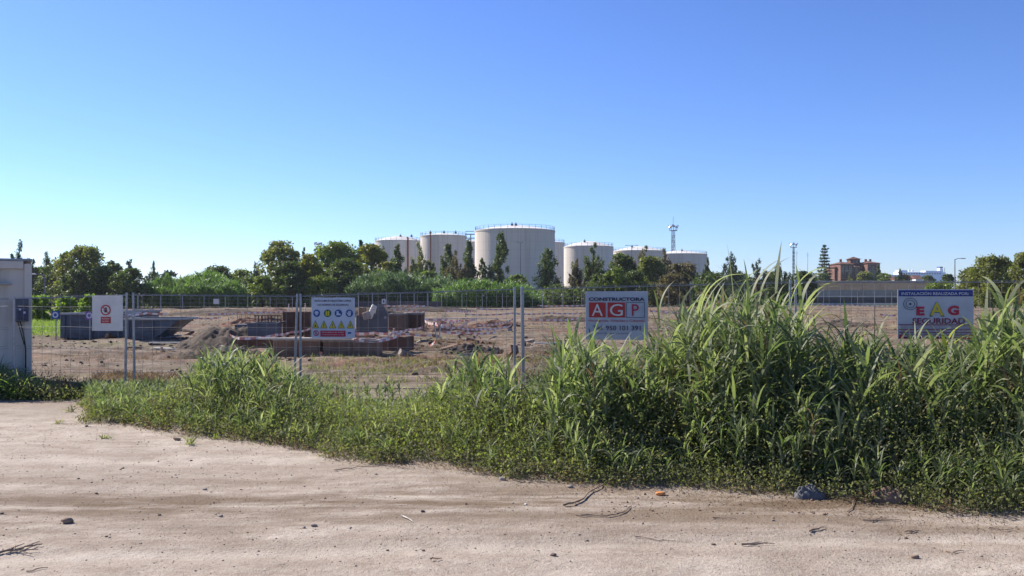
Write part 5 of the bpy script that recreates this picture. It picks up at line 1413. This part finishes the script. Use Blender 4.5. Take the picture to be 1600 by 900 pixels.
# individual canes standing above the bank
def tall_cane(px, top, D, label, seed, nleaf=13, Ls=.66, Ws=.043, lean=0.0, spread=1.0, group='tall canes above the bank', leaf='l_near', upr=.0, h0=None):
    r = np.random.default_rng(seed)
    x = PX(px, D); g = float(gz(x, D)); H = PZ(top, D) - g
    t = thing('cane_plant', label, 'cane', (x, D, g), 0, group)
    spiky = seed in (1, 2, 18, 13)
    hs_ = H - Ls * (.93 if spiky else .66)
    pts = [(lean * hs_ * (s_ ** 2), .02 * math.sin(s_ * 5 + seed), hs_ * s_) for s_ in np.linspace(0, 1, 7)]
    MB().tube(pts, [.012, .011, .010, .009, .008, .006, .003], 6, True).build('stem', M['l_stem'], t, True)
    n = nleaf; tl = np.linspace(.30, 1.0, n)
    B = np.array([[np.interp(s_, np.linspace(0, 1, 7), [p[0] for p in pts]), 0, hs_ * s_] for s_ in tl])
    az = np.where(np.arange(n) % 2 == 0, 0, math.pi) + r.normal(0, .55, n) + r.uniform(-.5, .5)
    L = Ls * r.uniform(.75, 1.2, n); el = 1.0 + .45 * tl + r.normal(0, .1, n); dr = r.uniform(.7, 2.6, n) * (1.55 - tl * .85) * spread
    el[-1] = 1.5; dr[-1] = (.1 if spiky else r.uniform(.9, 1.9)); L[-1] = Ls * 1.05
    el[-2] = 1.35; dr[-2] = .9
    V, Fc = blades(B, az, el, L, Ws * r.uniform(.8, 1.2, n), dr, 9, r.normal(0, .3, n))
    np_mesh('leaves', V, Fc, M[leaf], t)
    return t
canes_ = [
 (1146, 388, 10.2, 'tallest cane with a sharp curved tip against the sky', 1, dict(Ls=.62, nleaf=14)),
 (1212, 385, 10.6, 'cane with a straight upright blade left of the slim floodlight mast', 2, dict(Ls=.6)),
 (1094, 425, 10.0, 'cane with a broad arching leaf below the last tank', 3, dict(Ls=.75, spread=1.5)),
 (1030, 447, 10.4, 'slender pale cane just right of the builder sign', 4, dict(Ls=.5, Ws=.03)),
 (1120, 432, 10.8, 'cane in the middle of the tall clump with drooping leaves', 5, dict(Ls=.7, spread=1.4)),
 (1172, 420, 10.2, 'cane between the two tallest ones', 6, dict(Ls=.66, spread=1.3)),
 (1186, 415, 10.9, 'bushy cane close left of the straight upright blade', 7, dict(Ls=.72, spread=1.5)),
 (1234, 420, 10.3, 'arching cane in front of the slim mast base', 8, dict(Ls=.75, spread=1.6)),
 (1252, 424, 10.5, 'cane with folded leaf tips below the tiered conifer', 9, dict(Ls=.65, spread=1.5)),
 (1264, 446, 10.1, 'cane at the right end of the tall clump', 10, dict(Ls=.55, spread=1.3)),
 (1072, 468, 10.3, 'low spreading cane right of the builder sign', 11, dict(Ls=.62, spread=1.4)),
 (1052, 500, 10.0, 'dark low cane near the bottom right of the builder sign', 12, dict(Ls=.5)),
 (1324, 475, 10.2, 'palm like tuft of stiff leaves between the tall clump and security sign', 13, dict(Ls=.5, nleaf=18, spread=.8)),
 (1372, 498, 10.4, 'thin cane just left of the security sign', 14, dict(Ls=.45)),
 (1290, 498, 10.4, 'bent brownish cane right of the tall clump', 15, dict(Ls=.45, leaf='l_low')),
 (1432, 505, 9.9, 'cane crossing the lower left of the security sign', 16, dict(Ls=.45)),
 (1478, 508, 9.8, 'bright cane crossing the bottom of the security sign', 17, dict(Ls=.42, leaf='l_bright')),
 (1539, 448, 9.6, 'upright cane just right of the security sign', 18, dict(Ls=.6)),
 (1572, 440, 9.7, 'cane with pale arching leaves near the right edge', 19, dict(Ls=.66, spread=1.4)),
 (1592, 455, 9.9, 'cane at the extreme right edge', 20, dict(Ls=.66, spread=1.2)),
 (1555, 480, 9.4, 'broad leaved cane below the olive trees at right', 21, dict(Ls=.6, spread=1.6)),
 (899, 492, 11.2, 'dark stiff cane just left of the builder sign', 22, dict(Ls=.5, Ws=.035)),
 (915, 520, 10.9, 'cane under the left corner of the builder sign', 23, dict(Ls=.5)),
 (784, 543, 12.2, 'dark cane tuft left of the leaning twin posts', 24, dict(Ls=.35, Ws=.035, nleaf=9)),
 (718, 545, 12.3, 'cane tuft with two dark blades in the middle of the bank', 25, dict(Ls=.38, Ws=.035, nleaf=8, lean=-.2)),
 (328, 533, 13.2, 'slim cane before the large soil heap', 26, dict(Ls=.4, Ws=.025, nleaf=8)),
 (378, 535, 13.0, 'pale leaved cane before the dark pit', 27, dict(Ls=.42, Ws=.03, nleaf=10, spread=1.4)),
 (424, 550, 12.8, 'cane just left of the posts beside the safety board', 28, dict(Ls=.38, Ws=.03, nleaf=9)),
 (300, 575, 12.9, 'arching cane at the left of the weed bank', 29, dict(Ls=.42, Ws=.025, nleaf=8, spread=1.7)),
 (1262, 640, 8.7, 'pale fan of arching leaves low in the right part of the bank', 30, dict(Ls=.42, Ws=.025, nleaf=12, spread=1.5)),
 (1310, 625, 8.6, 'second pale fan of arching leaves low in the bank', 31, dict(Ls=.40, Ws=.025, nleaf=12, spread=1.6)),
]
for px, top, D, lb, sd, kw in canes_: tall_cane(px, top, D, lb, sd, **kw)
# a few bare stalks without leaves
for px, top, D, lean, lb in ((862, 515, 12.5, -.22, 'bare dark stalk leaning left beside the builder sign'), (1004, 560, 11.5, -.4, 'bare dark stalk leaning across under the builder sign corner'), (1367, 478, 10.5, .02, 'straight bare stalk left of the security sign')):
    x = PX(px, D); g = float(gz(x, D)); H = PZ(top, D) - g
    o = MB().tube([(-lean * H * .9, 0, 0), (-lean * H * .4, 0, H * .5), (0, 0, H)], [.009, .008, .004], 6).build('dead_stalk', M['timberdark'])
    o.location = (x, D, g); tag(o, lb, 'stalk')

# weeds at the foot of the cabin
def tuft(px0, px1, D0, D1, hmax, n, leafm, label, seed, kind='grass', stuff=True):
    r = np.random.default_rng(seed)
    y = r.uniform(D0, D1, n); px = r.uniform(px0, px1, n); x = (px - CX) / F * y; g = gz(x, y)
    edge = np.sin(np.pi * np.clip((px - px0 + 60) / (px1 - px0 + 60), 0, 1)) ** .5
    h = hmax * r.uniform(.4, 1, n) * np.maximum(edge, .2)
    if kind == 'grass':
        idx = np.repeat(np.arange(n), 10); q = len(idx); tl = r.random(q)
        B = np.stack([x[idx], y[idx], g[idx] + h[idx] * .7 * tl], -1)
        V, Fc = blades(B, r.uniform(0, 6.28, q), r.uniform(.7, 1.4, q), r.uniform(.25, .5, q) * (h[idx] + .3), r.uniform(.01, .024, q), r.uniform(.4, 2, q), 5)
    else:
        idx = np.repeat(np.arange(n), 30); q = len(idx)
        C = np.stack([x[idx], y[idx], g[idx] + h[idx] * r.random(q)], -1) + r.normal(size=(q, 3)) * np.array([.12, .12, .05])
        C[:, 2] = np.maximum(C[:, 2], g[idx] + .01)
        L = r.uniform(.025, .06, q); V, Fc = cards(C, L, L * .5, np.array([0, 0, 1.0]), 0, r)
    o = np_mesh('weeds' if stuff else 'weed_clump', V, Fc, M[leafm])
    return tag(o, label, 'weeds', kind='stuff' if stuff else None)
tuft(-60, 75, 15.8, 17.6, .62, 500, 'l_near', 'grassy weeds at the foot of the white cabin', 1)
tuft(-60, 100, 15.6, 17.4, .48, 420, 'l_low', 'leafy weeds at the foot of the white cabin', 2, 'leaf')
tuft(70, 128, 15.9, 17.4, .36, 150, 'l_dry', 'dry brown weeds right of the cabin', 3, 'leaf')
tuft(90, 150, 15.8, 17.0, .22, 120, 'l_low', 'low green weeds at the road edge right of the cabin', 4, 'leaf')
# single little plants on the road
for k, (px, py, h, lb) in enumerate(((110, 643, .16, 'tiny weed tuft on the road below the cabin weeds'), (92, 660, .10, 'tiniest weed sprig on the road at left'), (166, 684, .11, 'small green weed below the left tip of the bank'),
                                    (297, 693, .20, 'small fresh weed on the road edge of the bank'), (335, 683, .12, 'small weed sprout on the road beside the left bank'))):
    r = np.random.default_rng(100 + k); D = GD(py); x = PX(px, D); g = float(gz(x, D)); n = 26
    V, Fc = blades(np.stack([r.normal(0, .03, n), r.normal(0, .03, n), np.zeros(n)], -1), r.uniform(0, 6.28, n), r.uniform(.5, 1.4, n), r.uniform(.5, 1.1, n) * h, r.uniform(.006, .014, n), r.uniform(.2, 1.6, n), 4)
    o = np_mesh('weed_clump', V, Fc, M['l_bright' if k > 1 else 'l_low']); o.location = (x, D, g); tag(o, lb, 'weed')
# sparse grass tufts on the site
r = np.random.default_rng(55); n = 5200
y = r.uniform(17.5, 60, n); x = r.uniform(-.6, .62, n) * y
k_ = fbm(x / 4, y / 4, 3) > .02
x, y = x[k_], y[k_]; idx = np.repeat(np.arange(len(x)), 9); q = len(idx)
B = np.stack([x[idx] + r.normal(0, .08, q), y[idx] + r.normal(0, .08, q), gz(x[idx], y[idx])], -1)
V, Fc = blades(B, r.uniform(0, 6.28, q), r.uniform(.5, 1.4, q), r.uniform(.06, .22, q), r.uniform(.006, .016, q), r.uniform(.2, 1.6, q), 3)
tag(np_mesh('grass', V, Fc, M['l_dry']), 'sparse dry grass tufts on the site soil', 'grass', kind='stuff')

# ------------------------------------------------------------------ stones, clods and litter
def lump(bm_V, seed, st=(1, 1, .6)):
    r = np.random.default_rng(seed)
    bm = bmesh.new(); bmesh.ops.create_icosphere(bm, subdivisions=2, radius=1)
    V = np.array([v.co[:] for v in bm.verts]); Fc = np.array([[v.index for v in f.verts] for f in bm.faces]); bm.free()
    d = r.normal(size=(7, 3)); d /= np.linalg.norm(d, axis=1)[:, None]
    for q in d:
        s_ = V @ q; m_ = s_ > .62; V[m_] -= np.outer(s_[m_] - .62, q) * .9
    V *= 1 + .06 * r.normal(size=(len(V), 1))
    return V * np.array(st), Fc
protos = [lump(None, s_, (1, r_, h_)) for s_, r_, h_ in ((1, .8, .55), (2, .7, .6), (3, .9, .45), (4, .6, .5))]
def scatter(n, xr, yr, size, m, label, seed, nm='gravel'):
    r = np.random.default_rng(seed)
    y = yr[0] + (yr[1] - yr[0]) * r.random(n) ** .8; x = r.uniform(xr[0], xr[1], n) * y
    if yr[1] > 20:
        keep = r.random(n) < sst(-.05, .16, fbm(x / 3.5 + seed, y / 2.2, 3)); x, y = x[keep], y[keep]; n = len(x)
    parts = []
    for k in range(n):
        V, Fc = protos[k % 4]; s_ = size * r.lognormal(0, .5); a = r.uniform(0, 6.28)
        ca, sa = math.cos(a), math.sin(a)
        W_ = np.stack([V[:, 0] * ca - V[:, 1] * sa, V[:, 0] * sa + V[:, 1] * ca, V[:, 2]], -1) * s_
        W_ += np.array([x[k], y[k], float(gz(x[k], y[k])) + s_ * .2]); parts.append((W_, Fc))
    V, Fc = cat(parts)
    return tag(np_mesh(nm, V, Fc, M[m]), label, 'stones', kind='stuff')
scatter(6000, (-.7, .7), (5.2, 13), .0042, 'concrete', 'small pale pebbles on the road', 1)
scatter(5000, (-.7, .7), (5.2, 13), .0042, 'rock', 'small brown pebbles on the road', 2)
scatter(14000, (-.62, .65), (17, 70), .034, 'soil', 'clods of soil on the site', 3, 'rubble')
scatter(700, (-.62, .65), (17, 55), .03, 'concrete', 'pale stones on the site soil', 4, 'rubble')
scatter(500, (.1, .62), (7.4, 9.0), .008, 'rock', 'debris along the foot of the bank at right', 5, 'debris')
def stone(px, py, w, label, m, seed, nm='stone', st=(1, .7, .5), rz=0):
    D = GD(py); x = PX(px, D); s_ = w / 2 / F * D
    V, Fc = lump(None, seed, st)
    o = np_mesh(nm, V * s_, Fc, M[m]); o.location = (x, D, float(gz(x, D)) + s_ * st[2] * .6); o.rotation_euler = (0, 0, rz)
    return tag(o, label, 'stone', 'loose stones on the road')
stone(105, 815, 26, 'brown angular stone, largest on the left part of the road', 'rock', 3, st=(1, .6, .42))
for k, (px, py, w, lb, m) in enumerate(((3, 800, 8, 'dark stone at the left edge of the picture', 'darkrock'), (865, 873, 13, 'dark lump near the bottom middle of the road', 'darkrock'), (135, 665, 8, 'dark pebble below the cabin weeds', 'darkrock'),
    (151, 770, 7, 'dark pebble upper right of the large brown stone', 'darkrock'), (249, 803, 7, 'dark pebble right of the large brown stone', 'darkrock'), (345, 806, 10, 'grey stone on the road below the left bank', 'concrete'),
    (320, 764, 10, 'pale grey stone lying below the small fresh weed', 'concrete'), (660, 804, 9, 'dark twig lump beside the white stick', 'darkrock'), (785, 753, 16, 'grey flat stone at the road edge under the middle of the bank', 'concrete'),
    (276, 686, 14, 'brown clod at the road edge of the left bank', 'rock'), (1115, 850, 9, 'dark pebble right of the forked twigs', 'darkrock'), (490, 825, 12, 'pale stone in a small pile on the road', 'concrete'),
    (475, 828, 8, 'smaller pale stone beside the pile on the road', 'concrete'), (1430, 870, 14, 'brown clod near the bottom right of the road', 'rock'), (1415, 835, 7, 'dark pebble above the brown clod at right', 'darkrock'),
    (192, 732, 6, 'small dark stone in the pale part of the road', 'darkrock'), (890, 764, 12, 'pale stone left of the forked twigs', 'concrete'), (822, 791, 6, 'small white stone before the brown stain', 'palestick'))):
    stone(px, py, w, lb, m, 20 + k)
# orange peel like scrap
D = GD(775); V, Fc = lump(None, 77, (1, .6, .4)); s_ = 10 / F * D
o = np_mesh('food_scrap', V * s_, Fc, M['orange']); o.location = (PX(1031, D), D, float(gz(PX(1031, D), D)) + s_ * .25); tag(o, 'orange and white scrap lying on the road by the weeds', 'litter')
# crumpled grey bag
def bag(px, py, wpx, hpx, label, m, seed):
    D = GD(py); w = wpx / F * D / 2; h = hpx / F * D
    r = np.random.default_rng(seed); n = 40
    a = np.linspace(-1, 1, n); A, B = np.meshgrid(a, a); rr = np.sqrt(A ** 2 + B ** 2)
    Z = h * np.clip(1 - rr ** 2.4, 0, 1) ** .6 * (1 + 1.6 * np.abs(fbm(A * 3 + seed, B * 3, 3))) + .25 * h * np.abs(fbm(A * 9, B * 9 + seed, 2)) * 2 * (rr < .95)
    Z = np.where(rr > .98, -.01, Z)
    k = 1 / np.maximum(np.maximum(np.abs(A), np.abs(B)) / np.maximum(rr, 1e-6), 1e-6); k = np.where(rr > 0, np.maximum(np.abs(A), np.abs(B)) / np.maximum(rr, 1e-6), 1)
    V = np.stack([A * k * w, B * k * w * .6, np.where(np.maximum(abs(A), abs(B)) > .98, -.01, h * (1 - np.maximum(abs(A), abs(B)) ** 2.4) ** .6 * (.75 + 1.5 * np.abs(fbm(A * 3 + seed, B * 3, 4))))], -1).reshape(-1, 3)
    i = (np.arange(n - 1)[:, None] * n + np.arange(n - 1)[None]).ravel()
    o = np_mesh('crumpled_bag', V, np.stack([i, i + 1, i + n + 1, i + n], -1), M[m])
    x = PX(px, D); o.location = (x, D + w * .3, float(gz(x, D))); return tag(o, label, 'bag')
bag(1268, 779, 52, 17, 'crumpled blue grey plastic bag at the foot of the weeds', 'plastic', 2)
bag(1395, 783, 70, 20, 'flat brown sack half hidden under the weeds at right', 'conc_dark', 5)
# twigs
def twig(pts, rad, label, m='stick', forks=()):
    P = []
    for px, py in pts:
        D = GD(py); x = PX(px, D); P.append((x, D, float(gz(x, D)) + rad * .9))
    rt_ = np.random.default_rng(int(pts[0][0]) + 500); rad *= .62; Q_ = []
    for a, b_ in zip(P[:-1], P[1:]):
        for k in range(4):
            q = Vector(a).lerp(Vector(b_), k / 4); Q_.append((q.x + rt_.normal(0, .008), q.y + rt_.normal(0, .014), q.z + abs(rt_.normal(0, .004))))
    P = Q_ + [P[-1]]
    mb = MB().tube(P, [rad * (1 - .6 * i / (len(P) - 1)) * rt_.uniform(.8, 1.2) for i in range(len(P))], 6)
    for (a, b_) in forks:
        Q = []
        for px, py in (a, b_):
            D = GD(py); x = PX(px, D); Q.append((x, D, float(gz(x, D)) + rad * 1.6))
        mb.tube(Q, [rad * .6, rad * .25], 5)
    return tag(mb.build('twig', M[m]), label, 'twig', 'dead twigs on the road')
twig([(883, 794), (905, 787), (925, 772), (945, 756), (952, 748)], .016, 'curved brown branch leading from the road up into the weeds', forks=[((905, 787), (895, 784))])
twig([(900, 811), (940, 812), (965, 808), (978, 800), (985, 793)], .011, 'thin curved branch lying just below the brown branch', forks=[((965, 808), (984, 797))])
twig([(-8, 866), (20, 860), (45, 857), (66, 853)], .018, 'bundle of dark brushwood at the lower left edge', forks=[((10, 862), (60, 861)), ((20, 860), (50, 866)), ((0, 864), (38, 852)), ((30, 859), (62, 849))])
twig([(625, 812), (645, 822)], .011, 'short white stick in the middle of the road', 'palestick')
twig([(43, 895), (75, 888)], .008, 'thin twig near the bottom left corner')
twig([(520, 737), (560, 733), (600, 732), (640, 736)], .009, 'long thin twig along the edge of the middle weeds')
twig([(672, 883), (690, 880)], .012, 'short dark twig at the bottom middle')
twig([(1155, 853), (1210, 850)], .014, 'flat dark twig right of centre on the road', forks=[((1165, 852), (1190, 847))])
twig([(1350, 815), (1405, 812)], .012, 'dark twig below the bag at right', forks=[((1360, 815), (1380, 808))])
twig([(1265, 832), (1288, 826)], .014, 'dark chip of bark below the crumpled bag')
twig([(1325, 800), (1338, 778), (1330, 770)], .008, 'reddish stalk among debris right of the bag')
twig([(1410, 828), (1440, 827)], .010, 'thin dark twig at the right of the road', forks=[((1420, 828), (1432, 824))])
twig([(1480, 862), (1506, 860)], .010, 'small twig near the lower right corner')
twig([(1545, 822), (1590, 826)], .009, 'thin twig near the right edge of the road')
twig([(990, 840), (1040, 846), (1080, 845)], .006, 'thin root lying across the road right of the branch')
twig([(1110, 812), (1150, 813)], .008, 'thin pale brown twig before the weeds at right')
twig([(740, 745), (790, 747), (820, 744)], .009, 'twig along the weed edge in mid picture')

# thin leaf litter along the bank foot
r = np.random.default_rng(77); n = 9000
s_ = r.uniform(-.47, .62, n); y0 = front(s_ * 9, np.full(n, 9.0)); y = y0 + r.normal(-.05, 1, n) * np.where(s_ > 0, .42, .2); x = s_ * y
V, Fc = cards(np.stack([x, y, gz(x, y) + .006], -1), r.uniform(.012, .045, n), r.uniform(.004, .012, n), np.array([0, 0, 6.0]), 0, r)
V[:, 2] = np.maximum(V[:, 2], np.repeat(gz(x, y), 4) + .003)
tag(np_mesh('litter', V, Fc, M['l_dry']), 'dead leaf litter along the foot of the bank', 'litter', kind='stuff')

# broken blocks and boards strewn round the dug out pieces
r = np.random.default_rng(91); mb = MB()
for k in range(150):
    px = r.normal(520, 130); D = r.uniform(27, 46)
    if 428 < px < 592 and D < 29.5: continue
    x = PX(px, D); sz = r.uniform(.08, .30)
    mb.mi = int(r.integers(0, 3))
    mb.box((x, D, float(gz(x, D)) + sz * .2), (sz * r.uniform(.8, 3.2), sz * r.uniform(.4, 1), sz * r.uniform(.3, .9)), r.uniform(0, 3), .01, r.normal(0, .4), r.normal(0, .35))
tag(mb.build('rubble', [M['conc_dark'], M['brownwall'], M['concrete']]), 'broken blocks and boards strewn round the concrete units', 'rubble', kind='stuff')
# rebar mats standing behind the crate
t = thing('rebar_mat', 'rusty reinforcing mesh standing behind the slatted crate', 'rebar', (PX(405, 37), 37, float(gz(PX(405, 37), 37))), .1)
for i_ in range(12):
    MB().tube([(-.9 + .17 * i_, 0, 0), (-.9 + .17 * i_ + .02, 0, 1.15)], .012, 5).build('vertical_bar', M['pipe'], t)
for z in (.2, .55, .9): MB().tube([(-.95, .02, z), (1.05, .02, z)], .012, 5).build('horizontal_bar', M['pipe'], t)

def site_patch(px0, px1, D0, D1, h, n, m, label, seed):
    r = np.random.default_rng(seed); y = r.uniform(D0, D1, n); x = (r.uniform(px0, px1, n) - CX) / F * y
    k_ = fbm(x / 1.6 + seed, y / 1.6, 3) > -.04; x, y = x[k_], y[k_]
    idx = np.repeat(np.arange(len(x)), 8); q = len(idx)
    B = np.stack([x[idx] + r.normal(0, .07, q), y[idx] + r.normal(0, .07, q), gz(x[idx], y[idx])], -1)
    V, Fc = blades(B, r.uniform(0, 6.28, q), r.uniform(.6, 1.45, q), h * r.uniform(.4, 1.1, q), r.uniform(.008, .02, q), r.uniform(.2, 1.4, q), 3)
    tag(np_mesh('grass', V, Fc, M[m]), label, 'grass', kind='stuff')
site_patch(45, 135, 40, 62, .45, 900, 'l_lush', 'bright grass between the cabin and the steel skips', 1)
site_patch(150, 420, 17.2, 21, .20, 900, 'l_dry', 'dry grass just behind the fence at left', 2)
site_patch(480, 900, 17.0, 27, .17, 800, 'l_low', 'green grass just behind the fence in the middle', 3)
site_patch(600, 900, 20, 36, .20, 1200, 'l_dry', 'dry grass on the site in the middle', 4)
site_patch(250, 700, 70, 105, .5, 900, 'l_dry', 'dry grass before the distant fence', 5)
site_patch(900, 1560, 60, 120, .5, 1200, 'l_dry', 'dry grass across the right part of the site', 6)
# dead straw standing among the green, and fresh growth by the cabin
r = np.random.default_rng(123)
tag(cane_field(420, r, (.6, 1.0), (.22, .45), (.010, .022), 8, 'l_dry', 'dead_straw', .1, 5, sel=lambda px, y, e, r: r.random(len(px)) < .8), 'dead straw coloured stalks among the green grass of the bank', 'dry grass', kind='stuff')
tuft(-60, 60, 15.6, 16.6, .5, 130, 'l_lush', 'fresh pale grass at the foot of the white cabin', 9)
tuft(40, 110, 15.7, 16.8, .34, 90, 'l_bright', 'bright leafy weeds below the cabin corner', 10, 'leaf')
